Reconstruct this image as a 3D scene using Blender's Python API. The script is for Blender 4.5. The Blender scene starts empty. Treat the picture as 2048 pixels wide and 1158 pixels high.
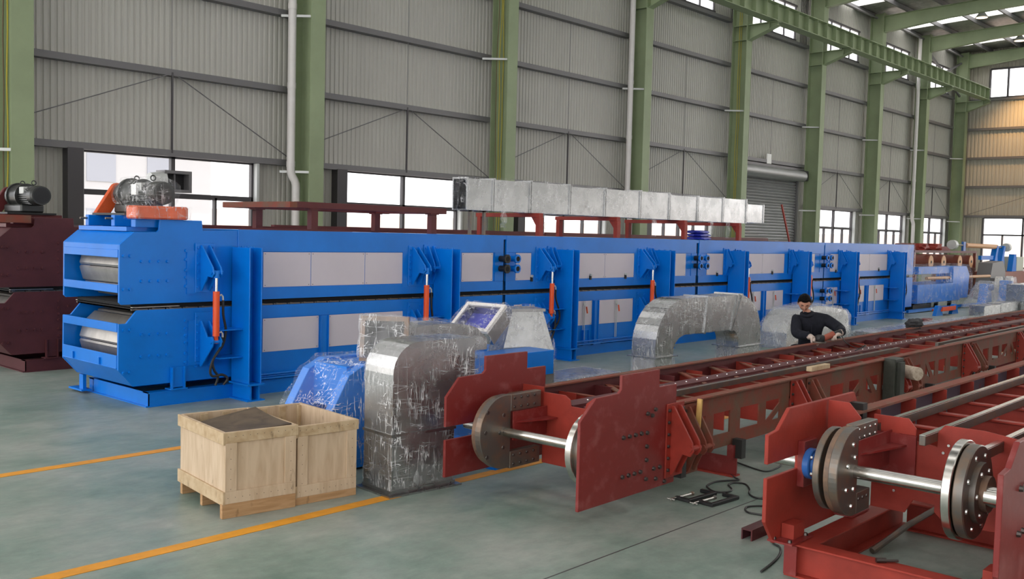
import bpy, bmesh, math, random
from math import sin, cos, pi, radians
from mathutils import Vector, Matrix, noise

random.seed(7)
scene = bpy.context.scene
COL = scene.collection

# ------------------------------------------------------------------ camera
F_PX, YAW, PITCH, ROLL, CAM_H = 1951.68, 0.739607, -0.0570616, 0.0248391, 2.0
fw = Vector((cos(YAW)*cos(PITCH), sin(YAW)*cos(PITCH), sin(PITCH)))
rt = Vector((sin(YAW), -cos(YAW), 0.0))
up = rt.cross(fw)
r2 = rt*cos(ROLL) + up*sin(ROLL)
u2 = -rt*sin(ROLL) + up*cos(ROLL)
cam_data = bpy.data.cameras.new('camera')
cam_data.sensor_fit = 'HORIZONTAL'
cam_data.sensor_width = 36.0
cam_data.lens = F_PX/2048*36.0
cam_data.clip_start = 0.05
cam_data.clip_end = 400
cam = bpy.data.objects.new('camera', cam_data)
COL.objects.link(cam)
m = Matrix.Identity(4)
for i in range(3):
    m[i][0], m[i][1], m[i][2] = r2[i], u2[i], -fw[i]
m[2][3] = CAM_H
cam.matrix_world = m
scene.camera = cam

# ------------------------------------------------------------------ light
world = bpy.data.worlds.new('overcast_sky')
scene.world = world
world.use_nodes = True
bg = world.node_tree.nodes['Background']
bg.inputs[0].default_value = (1.0, 0.985, 0.97, 1)
bg.inputs[1].default_value = 2.2
scene.view_settings.view_transform = 'Standard'
scene.view_settings.look = 'None'
scene.view_settings.exposure = 0.55
scene.view_settings.gamma = 1.0
scene.view_settings.use_curve_mapping = False

# ------------------------------------------------------------------ materials
MAT = {}
def srgb(r, g, b):
    f = lambda c: (c/255/12.92) if c/255 <= 0.04045 else ((c/255+0.055)/1.055)**2.4
    return (f(r), f(g), f(b), 1)

def base_mat(name, color, rough=0.5, metal=0.0, spec=0.5, var=0.0, vscale=4.0, bump=0.0, bscale=40.0, color2=None, c2lo=0.5, c2hi=0.65,
             stretch=(1, 1, 1), rvar=0.0, detail=6.0):
    mt = bpy.data.materials.new(name)
    mt.use_nodes = True
    nt = mt.node_tree
    b = nt.nodes['Principled BSDF']
    b.inputs['Base Color'].default_value = color
    b.inputs['Roughness'].default_value = rough
    b.inputs['Metallic'].default_value = metal
    b.inputs['Specular IOR Level'].default_value = spec
    tc = nt.nodes.new('ShaderNodeNewGeometry')
    mp = nt.nodes.new('ShaderNodeMapping')
    mp.inputs['Scale'].default_value = stretch
    nt.links.new(tc.outputs['Position'], mp.inputs['Vector'])
    if var > 0 or color2:
        n = nt.nodes.new('ShaderNodeTexNoise')
        n.inputs['Scale'].default_value = vscale
        n.inputs['Detail'].default_value = detail
        n.inputs['Roughness'].default_value = 0.6
        nt.links.new(mp.outputs['Vector'], n.inputs['Vector'])
        r = nt.nodes.new('ShaderNodeValToRGB')
        nt.links.new(n.outputs['Fac'], r.inputs['Fac'])
        if color2:
            r.color_ramp.elements[0].position = c2lo
            r.color_ramp.elements[1].position = c2hi
            r.color_ramp.elements[0].color = color
            r.color_ramp.elements[1].color = color2
        else:
            r.color_ramp.elements[0].position = 0.3
            r.color_ramp.elements[1].position = 0.7
            r.color_ramp.elements[0].color = tuple(c*(1-var) for c in color[:3])+(1,)
            r.color_ramp.elements[1].color = tuple(min(1, c*(1+var)) for c in color[:3])+(1,)
        nt.links.new(r.outputs['Color'], b.inputs['Base Color'])
        if rvar > 0:
            mr = nt.nodes.new('ShaderNodeMapRange')
            mr.inputs['To Min'].default_value = max(0.02, rough-rvar)
            mr.inputs['To Max'].default_value = min(1, rough+rvar)
            nt.links.new(n.outputs['Fac'], mr.inputs['Value'])
            nt.links.new(mr.outputs['Result'], b.inputs['Roughness'])
    if bump > 0:
        n2 = nt.nodes.new('ShaderNodeTexNoise')
        n2.inputs['Scale'].default_value = bscale
        n2.inputs['Detail'].default_value = 4
        nt.links.new(mp.outputs['Vector'], n2.inputs['Vector'])
        bp = nt.nodes.new('ShaderNodeBump')
        bp.inputs['Strength'].default_value = bump
        bp.inputs['Distance'].default_value = 0.02
        nt.links.new(n2.outputs['Fac'], bp.inputs['Height'])
        nt.links.new(bp.outputs['Normal'], b.inputs['Normal'])
    MAT[name] = mt
    return mt

base_mat('blue', (0.0005, 0.175, 0.66, 1), 0.30, 0, 0.38, var=0.10, vscale=1.5)
base_mat('white_sheet', srgb(205, 196, 205), 0.45, 0, 0.3, var=0.03, vscale=2)
base_mat('maroon', (0.105, 0.018, 0.020, 1), 0.5, 0, 0.4, var=0.22, vscale=3)
base_mat('maroon_dark', (0.085, 0.022, 0.026, 1), 0.55, 0, 0.35, var=0.2, vscale=2.5)
base_mat('red_primer', (0.30, 0.034, 0.022, 1), 0.5, 0, 0.35, var=0.22, vscale=4, bump=0.05, bscale=30)
base_mat('red_plate', (0.20, 0.020, 0.018, 1), 0.36, 0, 0.5, color2=(0.30, 0.085, 0.08, 1), c2lo=0.52, c2hi=0.82, vscale=9, rvar=0.08)
base_mat('rust_red', (0.22, 0.055, 0.034, 1), 0.65, 0, 0.3, color2=(0.155, 0.085, 0.055, 1), c2lo=0.42, c2hi=0.66, vscale=5, bump=0.1, bscale=25)
base_mat('purple_primer', (0.155, 0.115, 0.155, 1), 0.6, 0, 0.3, color2=(0.25, 0.05, 0.05, 1), c2lo=0.58, c2hi=0.72, vscale=5)
base_mat('machined', (0.62, 0.60, 0.56, 1), 0.22, 1.0, var=0.12, vscale=20)
base_mat('steel_slat', (0.50, 0.47, 0.43, 1), 0.38, 0.85, var=0.15, vscale=6)
base_mat('dark_steel', (0.17, 0.155, 0.14, 1), 0.40, 0.7, color2=(0.22, 0.16, 0.12, 1), c2lo=0.45, c2hi=0.62, vscale=9)
base_mat('rust_steel', (0.24, 0.15, 0.10, 1), 0.5, 0.45, color2=(0.14, 0.10, 0.08, 1), c2lo=0.4, c2hi=0.65, vscale=12)
base_mat('black', (0.012, 0.012, 0.013, 1), 0.5)
base_mat('rubber', (0.018, 0.017, 0.016, 1), 0.55)
base_mat('void', (0.006, 0.006, 0.007, 1), 0.9)
base_mat('orange', (0.80, 0.085, 0.012, 1), 0.35)
base_mat('orange_cover', (0.62, 0.10, 0.03, 1), 0.25, bump=0.25, bscale=18, var=0.15, vscale=8)
base_mat('chrome', (0.75, 0.74, 0.72, 1), 0.18, 1.0)
base_mat('bolt', (0.10, 0.085, 0.08, 1), 0.35, 0.8)
base_mat('bolt_bright', (0.65, 0.64, 0.62, 1), 0.25, 1.0)
base_mat('green', (0.285, 0.345, 0.205, 1), 0.5, 0, 0.35, var=0.09, vscale=1.2)
base_mat('cladding', (0.47, 0.46, 0.42, 1), 0.5, 0, 0.4, var=0.05, vscale=1.0, stretch=(1, 1, .2))
base_mat('cladding_warm', (0.46, 0.43, 0.36, 1), 0.5, 0, 0.4, var=0.05, vscale=1.0, stretch=(1, 1, .2))
base_mat('girt', (0.17, 0.165, 0.17, 1), 0.5, 0.3)
base_mat('light_bar', (0.55, 0.56, 0.55, 1), 0.45, 0.2)
base_mat('window_dark', (0.075, 0.07, 0.075, 1), 0.5, 0.3)
base_mat('pvc', (0.72, 0.69, 0.67, 1), 0.4, var=0.05)
base_mat('shutter', (0.33, 0.335, 0.335, 1), 0.42, 0.55, var=0.06)
base_mat('galv', (0.47, 0.475, 0.48, 1), 0.27, 0.95, color2=(0.34, 0.345, 0.35, 1), c2lo=0.35, c2hi=0.7, vscale=3, bump=0.03, bscale=4, rvar=0.06)
base_mat('foil', (0.34, 0.335, 0.32, 1), 0.34, 0.6, var=0.3, vscale=5, bump=0.8, bscale=3.5, stretch=(1, 1, 1))
base_mat('brown_cable', (0.14, 0.10, 0.05, 1), 0.6)
base_mat('yellow_cable', (0.50, 0.42, 0.05, 1), 0.5)
base_mat('cable', (0.02, 0.02, 0.02, 1), 0.5)
base_mat('bag_blue', (0.03, 0.04, 0.40, 1), 0.35, bump=0.3, bscale=20)
base_mat('motor', (0.035, 0.037, 0.036, 1), 0.32, 0.3)
base_mat('tag_white', (0.85, 0.85, 0.82, 1), 0.5)
base_mat('bearing_blue', (0.03, 0.13, 0.42, 1), 0.35, var=0.1)
base_mat('brass', (0.45, 0.30, 0.09, 1), 0.35, 0.8)
base_mat('navy_cloth', (0.014, 0.015, 0.022, 1), 0.85, 0, 0.2, var=0.25, vscale=18, bump=0.5, bscale=14)
base_mat('skin', (0.50, 0.25, 0.17, 1), 0.5, 0, 0.35, var=0.08, vscale=20)
base_mat('hair', (0.004, 0.0035, 0.0035, 1), 0.7, 0, 0.15, bump=0.8, bscale=120)
base_mat('glove', (0.55, 0.44, 0.38, 1), 0.85, var=0.15, vscale=30, bump=0.3, bscale=60)
base_mat('eye', (0.02, 0.015, 0.012, 1), 0.3)
base_mat('lip', (0.36, 0.14, 0.11, 1), 0.5)
base_mat('tool_grip', (0.30, 0.07, 0.04, 1), 0.5)
base_mat('paint_yellow', (0.72, 0.30, 0.015, 1), 0.5, var=0.12, vscale=7)
base_mat('hill', (0.56, 0.43, 0.36, 1), 0.9, var=0.12, vscale=0.4)
base_mat('pale_ground', (0.72, 0.66, 0.58, 1), 0.9)
base_mat('pale_building', (0.50, 0.49, 0.50, 1), 0.8)
base_mat('pale_window', (0.36, 0.37, 0.42, 1), 0.3)
base_mat('roller_brown', (0.22, 0.06, 0.04, 1), 0.4, var=0.1)
base_mat('tube_tan', (0.62, 0.33, 0.16, 1), 0.5)
base_mat('cabinet_grey', (0.48, 0.50, 0.42, 1), 0.5)
base_mat('greasy', (0.035, 0.037, 0.028, 1), 0.5, var=0.3, vscale=12)
base_mat('dust_cloth', (0.05, 0.05, 0.055, 1), 0.9)

def wood_mat(name, c1, c2, stretch, dark=0.5):
    mt = base_mat(name, c1, 0.65, 0, 0.25)
    nt = mt.node_tree; b = nt.nodes['Principled BSDF']
    tc = nt.nodes.new('ShaderNodeTexCoord')
    mp = nt.nodes.new('ShaderNodeMapping'); mp.inputs['Scale'].default_value = stretch
    nt.links.new(tc.outputs['Object'], mp.inputs['Vector'])
    n = nt.nodes.new('ShaderNodeTexNoise'); n.inputs['Scale'].default_value = 7; n.inputs['Detail'].default_value = 8; n.inputs['Distortion'].default_value = 0.6
    nt.links.new(mp.outputs['Vector'], n.inputs['Vector'])
    r = nt.nodes.new('ShaderNodeValToRGB')
    r.color_ramp.elements[0].position = 0.32; r.color_ramp.elements[0].color = c2
    r.color_ramp.elements[1].position = 0.62; r.color_ramp.elements[1].color = c1
    nt.links.new(n.outputs['Fac'], r.inputs['Fac'])
    n3 = nt.nodes.new('ShaderNodeTexNoise'); n3.inputs['Scale'].default_value = 11; n3.inputs['Detail'].default_value = 5
    mp2 = nt.nodes.new('ShaderNodeMapping'); mp2.inputs['Scale'].default_value = (1.5, 1.5, 0.6)
    nt.links.new(tc.outputs['Object'], mp2.inputs['Vector']); nt.links.new(mp2.outputs['Vector'], n3.inputs['Vector'])
    r3 = nt.nodes.new('ShaderNodeValToRGB')
    r3.color_ramp.elements[0].position = 0.66; r3.color_ramp.elements[0].color = (0, 0, 0, 1)
    r3.color_ramp.elements[1].position = 0.80; r3.color_ramp.elements[1].color = (1, 1, 1, 1)
    nt.links.new(n3.outputs['Fac'], r3.inputs['Fac'])
    mx = nt.nodes.new('ShaderNodeMix'); mx.data_type = 'RGBA'
    nt.links.new(r3.outputs['Color'], mx.inputs['Factor'])
    nt.links.new(r.outputs['Color'], mx.inputs['A'])
    mx.inputs['B'].default_value = tuple(c*dark for c in c2[:3])+(1,)
    nt.links.new(mx.outputs['Result'], b.inputs['Base Color'])
    return mt
wood_mat('plywood', (0.60, 0.465, 0.33, 1), (0.49, 0.36, 0.24, 1), (3, 3, .5), 0.5)
wood_mat('pine', (0.55, 0.42, 0.27, 1), (0.44, 0.31, 0.18, 1), (2, 2, 2), 0.5)
wood_mat('pine_runner', (0.48, 0.29, 0.15, 1), (0.36, 0.20, 0.09, 1), (.6, 6, 6), 0.5)
wood_mat('dark_board', (0.13, 0.095, 0.065, 1), (0.075, 0.055, 0.04, 1), (1, 1, 1), 0.6)
wood_mat('stick_wood', (0.70, 0.45, 0.16, 1), (0.55, 0.32, 0.10, 1), (6, 6, 1), 0.7)
wood_mat('log_end', (0.62, 0.52, 0.42, 1), (0.42, 0.32, 0.24, 1), (3, 3, 3), 0.6)

def floor_mat():
    mt = base_mat('floor_epoxy', (0.22, 0.25, 0.22, 1), 0.34, 0, 0.45)
    nt = mt.node_tree; b = nt.nodes['Principled BSDF']
    g = nt.nodes.new('ShaderNodeNewGeometry')
    def nz(sc, det, rough=0.6, st=(1, 1, 1)):
        mp = nt.nodes.new('ShaderNodeMapping'); mp.inputs['Scale'].default_value = st
        n = nt.nodes.new('ShaderNodeTexNoise'); n.inputs['Scale'].default_value = sc; n.inputs['Detail'].default_value = det; n.inputs['Roughness'].default_value = rough
        nt.links.new(g.outputs['Position'], mp.inputs['Vector']); nt.links.new(mp.outputs['Vector'], n.inputs['Vector'])
        return n
    n1 = nz(0.8, 9, 0.68)
    r = nt.nodes.new('ShaderNodeValToRGB')
    e = r.color_ramp.elements
    e[0].position = 0.32; e[0].color = (0.120, 0.195, 0.160, 1)
    e[1].position = 0.64; e[1].color = (0.325, 0.350, 0.315, 1)
    x = e.new(0.46); x.color = (0.215, 0.280, 0.240, 1)
    nt.links.new(n1.outputs['Fac'], r.inputs['Fac'])
    n2 = nz(5.0, 6, 0.7, (1, 1.6, 1))
    r2_ = nt.nodes.new('ShaderNodeValToRGB')
    r2_.color_ramp.elements[0].position = 0.35; r2_.color_ramp.elements[0].color = (0.86, 0.86, 0.86, 1)
    r2_.color_ramp.elements[1].position = 0.65; r2_.color_ramp.elements[1].color = (1.10, 1.10, 1.10, 1)
    nt.links.new(n2.outputs['Fac'], r2_.inputs['Fac'])
    mx = nt.nodes.new('ShaderNodeMix'); mx.data_type = 'RGBA'; mx.blend_type = 'MULTIPLY'; mx.inputs['Factor'].default_value = 1
    nt.links.new(r.outputs['Color'], mx.inputs['A']); nt.links.new(r2_.outputs['Color'], mx.inputs['B'])
    nt.links.new(mx.outputs['Result'], b.inputs['Base Color'])
    mr = nt.nodes.new('ShaderNodeMapRange'); mr.inputs['To Min'].default_value = 0.30; mr.inputs['To Max'].default_value = 0.50
    nt.links.new(n1.outputs['Fac'], mr.inputs['Value']); nt.links.new(mr.outputs['Result'], b.inputs['Roughness'])
floor_mat()

def film_mat(name, lo, hi, tint=(0.95, 0.95, 0.97, 1), scale=9.0):
    mt = bpy.data.materials.new(name); mt.use_nodes = True
    nt = mt.node_tree; nt.nodes.clear()
    out = nt.nodes.new('ShaderNodeOutputMaterial')
    tr = nt.nodes.new('ShaderNodeBsdfTransparent')
    gl = nt.nodes.new('ShaderNodeBsdfPrincipled')
    gl.inputs['Base Color'].default_value = tint
    gl.inputs['Roughness'].default_value = 0.16
    gl.inputs['Specular IOR Level'].default_value = 1.0
    g = nt.nodes.new('ShaderNodeNewGeometry')
    def nz(st, rot, sc, det, dist):
        mp = nt.nodes.new('ShaderNodeMapping'); mp.inputs['Scale'].default_value = st; mp.inputs['Rotation'].default_value = rot
        nt.links.new(g.outputs['Position'], mp.inputs['Vector'])
        w = nt.nodes.new('ShaderNodeTexNoise'); w.inputs['Scale'].default_value = sc; w.inputs['Detail'].default_value = det; w.inputs['Roughness'].default_value = 0.5; w.inputs['Distortion'].default_value = dist
        nt.links.new(mp.outputs['Vector'], w.inputs['Vector']); return w
    def crease(w, width):
        ab = nt.nodes.new('ShaderNodeMath'); ab.operation = 'SUBTRACT'; ab.inputs[1].default_value = 0.5
        a2 = nt.nodes.new('ShaderNodeMath'); a2.operation = 'ABSOLUTE'
        nt.links.new(w.outputs['Fac'], ab.inputs[0]); nt.links.new(ab.outputs[0], a2.inputs[0])
        mr = nt.nodes.new('ShaderNodeMapRange')
        mr.inputs['From Min'].default_value = 0.0; mr.inputs['From Max'].default_value = width; mr.inputs['To Min'].default_value = 1; mr.inputs['To Max'].default_value = 0
        nt.links.new(a2.outputs[0], mr.inputs['Value']); return mr
    # long taut creases in two directions, strong only where the film bunches
    w1 = nz((1.6, 1.6, 0.22), (0.7, 0.4, 0.3), scale, 3, 0.3); w2 = nz((0.3, 0.3, 1.8), (-0.5, 0.3, 0.6), scale*.8, 2, 0.3)
    c1, c2 = crease(w1, 0.022), crease(w2, 0.009)
    mxm = nt.nodes.new('ShaderNodeMath'); mxm.operation = 'MAXIMUM'
    nt.links.new(c1.outputs[0], mxm.inputs[0]); nt.links.new(c2.outputs[0], mxm.inputs[1])
    pt = nz((1, 1, 1), (0, 0, 0), scale*.32, 2, 0.5)
    pr = nt.nodes.new('ShaderNodeMapRange'); pr.inputs['From Min'].default_value = 0.38; pr.inputs['From Max'].default_value = 0.62
    nt.links.new(pt.outputs['Fac'], pr.inputs['Value'])
    mu = nt.nodes.new('ShaderNodeMath'); mu.operation = 'MULTIPLY'
    nt.links.new(mxm.outputs[0], mu.inputs[0]); nt.links.new(pr.outputs[0], mu.inputs[1])
    mr = nt.nodes.new('ShaderNodeMapRange'); mr.inputs['To Min'].default_value = lo; mr.inputs['To Max'].default_value = hi
    nt.links.new(mu.outputs[0], mr.inputs['Value'])
    bp = nt.nodes.new('ShaderNodeBump'); bp.inputs['Strength'].default_value = 0.5; bp.inputs['Distance'].default_value = 0.03
    nt.links.new(w1.outputs['Fac'], bp.inputs['Height']); nt.links.new(bp.outputs['Normal'], gl.inputs['Normal'])
    ms = nt.nodes.new('ShaderNodeMixShader')
    nt.links.new(mr.outputs['Result'], ms.inputs[0]); nt.links.new(tr.outputs[0], ms.inputs[1]); nt.links.new(gl.outputs[0], ms.inputs[2])
    nt.links.new(ms.outputs[0], out.inputs[0])
    MAT[name] = mt
film_mat('film', 0.05, 0.75, scale=12)
film_mat('film_light', 0.03, 0.55, scale=10)
film_mat('film_dense', 0.20, 0.80, scale=11)

def glass_mat():
    mt = bpy.data.materials.new('window_glass'); mt.use_nodes = True
    nt = mt.node_tree; nt.nodes.clear()
    out = nt.nodes.new('ShaderNodeOutputMaterial'); tr = nt.nodes.new('ShaderNodeBsdfTransparent'); gl = nt.nodes.new('ShaderNodeBsdfGlossy')
    gl.inputs['Roughness'].default_value = 0.05
    tr.inputs[0].default_value = (0.97, 0.98, 1.0, 1)
    ms = nt.nodes.new('ShaderNodeMixShader'); ms.inputs[0].default_value = 0.05
    nt.links.new(tr.outputs[0], ms.inputs[1]); nt.links.new(gl.outputs[0], ms.inputs[2]); nt.links.new(ms.outputs[0], out.inputs[0])
    MAT['glass'] = mt
    mt = bpy.data.materials.new('skylight_sheet'); mt.use_nodes = True
    nt = mt.node_tree; nt.nodes.clear()
    out = nt.nodes.new('ShaderNodeOutputMaterial'); tr = nt.nodes.new('ShaderNodeBsdfTransparent'); tl = nt.nodes.new('ShaderNodeBsdfTranslucent')
    tl.inputs[0].default_value = (0.9, 0.9, 0.88, 1)
    ms = nt.nodes.new('ShaderNodeMixShader'); ms.inputs[0].default_value = 0.35
    nt.links.new(tr.outputs[0], ms.inputs[1]); nt.links.new(tl.outputs[0], ms.inputs[2]); nt.links.new(ms.outputs[0], out.inputs[0])
    MAT['skylight'] = mt
    mt = bpy.data.materials.new('lamp_glow'); mt.use_nodes = True
    nt = mt.node_tree; nt.nodes.clear()
    out = nt.nodes.new('ShaderNodeOutputMaterial'); em = nt.nodes.new('ShaderNodeEmission')
    em.inputs[0].default_value = (1, 0.75, 0.5, 1); em.inputs[1].default_value = 2.0
    nt.links.new(em.outputs[0], out.inputs[0]); MAT['lamp_glow'] = mt
glass_mat()

# ------------------------------------------------------------------ mesh helpers
ORIGIN = {}          # object -> world location its local mesh is relative to
class MB:
    def __init__(s): s.v = []; s.f = []
    def add(s, vs, fs):
        o = len(s.v); s.v += [tuple(p) for p in vs]; s.f += [tuple(i+o for i in f) for f in fs]; return s
    def box(s, x0, x1, y0, y1, z0, z1):
        if x1 < x0: x0, x1 = x1, x0
        if y1 < y0: y0, y1 = y1, y0
        if z1 < z0: z0, z1 = z1, z0
        return s.add([(x0,y0,z0),(x1,y0,z0),(x1,y1,z0),(x0,y1,z0),(x0,y0,z1),(x1,y0,z1),(x1,y1,z1),(x0,y1,z1)],
                     [(0,3,2,1),(4,5,6,7),(0,1,5,4),(1,2,6,5),(2,3,7,6),(3,0,4,7)])
    def prism(s, poly, axis, a0, a1):
        # poly: list of (p,q); axis 'y': (x,z), 'x': (y,z), 'z': (x,y)
        n = len(poly)
        if axis == 'y': mk = lambda p, a: (p[0], a, p[1])
        elif axis == 'x': mk = lambda p, a: (a, p[0], p[1])
        else: mk = lambda p, a: (p[0], p[1], a)
        vs = [mk(p, a0) for p in poly]+[mk(p, a1) for p in poly]
        fs = [tuple(range(n)), tuple(range(2*n-1, n-1, -1))]
        fs += [(i, i+n, (i+1) % n+n, (i+1) % n) for i in range(n)]
        return s.add(vs, fs)
    def ring(s, outer, inner, axis, a0, a1, closed=False):
        # strip between two equally long polylines, extruded; quads only
        n = len(outer)
        mk = {'y': lambda p, a: (p[0], a, p[1]), 'x': lambda p, a: (a, p[0], p[1]), 'z': lambda p, a: (p[0], p[1], a)}[axis]
        vs = [mk(p, a0) for p in outer]+[mk(p, a0) for p in inner]+[mk(p, a1) for p in outer]+[mk(p, a1) for p in inner]
        O0, I0, O1, I1 = 0, n, 2*n, 3*n
        fs = []
        for i in range(n if closed else n-1):
            j = (i+1) % n
            fs += [(O0+i, I0+i, I0+j, O0+j), (O1+i, O1+j, I1+j, I1+i), (O0+i, O0+j, O1+j, O1+i), (I0+i, I1+i, I1+j, I0+j)]
        if not closed:
            fs += [(O0, O1, I1, I0), (O0+n-1, I0+n-1, I1+n-1, O1+n-1)]
        return s.add(vs, fs)
    def cyl(s, p0, p1, r0, r1=None, seg=16, caps=True):
        p0, p1 = Vector(p0), Vector(p1); r1 = r0 if r1 is None else r1
        d = (p1-p0).normalized()
        a = d.orthogonal().normalized() if abs(d.z) > 0.9 else d.cross(Vector((0, 0, 1))).normalized()
        b = d.cross(a)
        vs = []
        for p, r in ((p0, r0), (p1, r1)):
            vs += [p+(a*cos(2*pi*i/seg)+b*sin(2*pi*i/seg))*r for i in range(seg)]
        fs = [(i, (i+1) % seg, seg+(i+1) % seg, seg+i) for i in range(seg)]
        if caps: fs += [tuple(range(seg-1, -1, -1)), tuple(range(seg, 2*seg))]
        return s.add(vs, fs)
    def tube(s, pts, r, seg=8, caps=True):
        pts = [Vector(p) for p in pts]; n = len(pts)
        prev = None; vs = []
        for i, p in enumerate(pts):
            t = (pts[min(i+1, n-1)]-pts[max(i-1, 0)]).normalized()
            if prev is None: a = t.orthogonal().normalized()
            else: a = (prev-t*prev.dot(t)); a = a.normalized() if a.length > 1e-6 else t.orthogonal().normalized()
            prev = a; b = t.cross(a)
            rr = r[i] if isinstance(r, (list, tuple)) else r
            vs += [p+(a*cos(2*pi*k/seg)+b*sin(2*pi*k/seg))*rr for k in range(seg)]
        fs = []
        for i in range(n-1):
            for k in range(seg):
                fs.append((i*seg+k, i*seg+(k+1) % seg, (i+1)*seg+(k+1) % seg, (i+1)*seg+k))
        if caps: fs += [tuple(range(seg-1, -1, -1)), tuple(range((n-1)*seg, n*seg))]
        return s.add(vs, fs)
    def beam(s, p0, p1, w, h):
        # rectangular bar from p0 to p1, w horizontal-ish, h the other way
        p0, p1 = Vector(p0), Vector(p1); d = (p1-p0).normalized()
        z = Vector((0, 0, 1)) if abs(d.z) < 0.95 else Vector((0, 1, 0))
        a = d.cross(z).normalized()*w/2; b = a.cross(d).normalized()*h/2
        vs = [p+sa*a+sb*b for p in (p0, p1) for sa, sb in ((-1, -1), (1, -1), (1, 1), (-1, 1))]
        return s.add(vs, [(0, 1, 2, 3), (7, 6, 5, 4), (0, 4, 5, 1), (1, 5, 6, 2), (2, 6, 7, 3), (3, 7, 4, 0)])
    def sphere(s, c, r, seg=12, rings=8, sc=(1, 1, 1)):
        vs = [(c[0], c[1], c[2]+r*sc[2])]
        for i in range(1, rings):
            th = pi*i/rings
            for k in range(seg):
                ph = 2*pi*k/seg
                vs.append((c[0]+r*sc[0]*sin(th)*cos(ph), c[1]+r*sc[1]*sin(th)*sin(ph), c[2]+r*sc[2]*cos(th)))
        vs.append((c[0], c[1], c[2]-r*sc[2])); last = len(vs)-1
        fs = [(0, 1+k, 1+(k+1) % seg) for k in range(seg)]
        for i in range(rings-2):
            for k in range(seg):
                a = 1+i*seg+k; b = 1+i*seg+(k+1) % seg
                fs.append((a, a+seg, b+seg, b))
        fs += [(last, 1+(rings-2)*seg+(k+1) % seg, 1+(rings-2)*seg+k) for k in range(seg)]
        return s.add(vs, fs)
    def xf(s, fn): s.v = [tuple(fn(Vector(p))) for p in s.v]; return s
    def build(s, name, mat, parent=None, smooth=False, bevel=0.0, kind=None, label=None, cat=None, group=None, loc=None):
        me = bpy.data.meshes.new(name)
        if parent is not None: o3 = ORIGIN.get(parent, Vector((0, 0, 0)))
        elif loc is not None: o3 = Vector(loc)
        else:
            xs = [p[0] for p in s.v]; ys = [p[1] for p in s.v]; zs = [p[2] for p in s.v]
            o3 = Vector(((min(xs)+max(xs))/2, (min(ys)+max(ys))/2, min(zs)))
        me.from_pydata([(p[0]-o3.x, p[1]-o3.y, p[2]-o3.z) for p in s.v], [], s.f)
        bm = bmesh.new(); bm.from_mesh(me); bmesh.ops.recalc_face_normals(bm, faces=bm.faces); bm.to_mesh(me); bm.free()
        me.materials.append(MAT[mat])
        ob = bpy.data.objects.new(name, me); COL.objects.link(ob)
        if parent is not None: ob.parent = parent
        else: ob.location = o3
        ORIGIN[ob] = o3
        if smooth:
            try: me.shade_smooth()
            except Exception:
                for p in me.polygons: p.use_smooth = True
            me.set_sharp_from_angle(angle=radians(35))
        if bevel > 0:
            md = ob.modifiers.new('bevel', 'BEVEL'); md.width = bevel; md.segments = 1; md.limit_method = 'ANGLE'; md.angle_limit = radians(40)
        if name in ('bolt_heads', 'screws'): kind = 'stuff'
        tag(ob, label, cat, group, kind)
        return ob

def tag(o, label=None, cat=None, group=None, kind=None):
    if label: o['label'] = label
    if cat: o['category'] = cat
    if group: o['group'] = group
    if kind: o['kind'] = kind
    return o
def thing(name, loc, label=None, cat=None, group=None, kind=None, rot=0.0, local=False):
    """Empty at the thing's base.  local=True: its parts are given in local coordinates."""
    o = bpy.data.objects.new(name, None); COL.objects.link(o)
    o.empty_display_size = 0.2; o.location = loc; o.rotation_euler = (0, 0, rot)
    ORIGIN[o] = Vector((0, 0, 0)) if local else Vector(loc)
    return tag(o, label, cat, group, kind)
def copy_mesh_obj(src, parent, dloc=(0, 0, 0)):
    c = src.copy(); COL.objects.link(c); c.parent = parent
    c.location = Vector(src.location)+Vector(dloc); ORIGIN[c] = ORIGIN[src]
    return c
def arc(cx, cy, rx, ry, a0, a1, n):
    return [(cx+rx*cos(radians(a0+(a1-a0)*i/n)), cy+ry*sin(radians(a0+(a1-a0)*i/n))) for i in range(n+1)]
def shell(src, name, mat, parent, off=0.012, amp=0.02, freq=5.0, cuts=4, seed=0, drop=None):
    """wrinkled plastic film around the shapes held in src (an MB)"""
    me = bpy.data.meshes.new(name); o3 = ORIGIN.get(parent, Vector((0, 0, 0)))
    me.from_pydata([(p[0]-o3.x, p[1]-o3.y, p[2]-o3.z) for p in src.v], [], src.f)
    bm = bmesh.new(); bm.from_mesh(me)
    bmesh.ops.remove_doubles(bm, verts=bm.verts, dist=0.0005)
    bmesh.ops.recalc_face_normals(bm, faces=bm.faces)
    bmesh.ops.subdivide_edges(bm, edges=bm.edges[:], cuts=cuts, use_grid_fill=True)
    bm.normal_update()
    for v in bm.verts:
        q = Vector(v.co)*freq+Vector((seed, seed*1.7, 0))
        k = noise.noise(q)+0.6*noise.noise(q*2.3)
        v.co += v.normal*(off+amp*(0.6+k))
        if v.co.z+o3.z < 0.004: v.co.z = 0.004-o3.z
    bm.to_mesh(me); bm.free()
    me.materials.append(MAT[mat])
    ob = bpy.data.objects.new(name, me); COL.objects.link(ob); ob.parent = parent; ORIGIN[ob] = o3
    try: me.shade_smooth()
    except Exception: pass
    return ob

# ================================================================== THE SETTING
YC, YW, XE = 17.2, 18.0, 54.1          # column face, wall sheet, end wall
COLR = [0.80, 6.78, 12.77, 18.85, 24.93, 30.95, 36.88, 42.65, 48.2, 53.75]
CW = 0.37
GZ = [3.40, 4.95, 6.55, 8.10, 9.62]
W0, W1 = 1.12, 4.72                     # window offsets inside a bay

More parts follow.
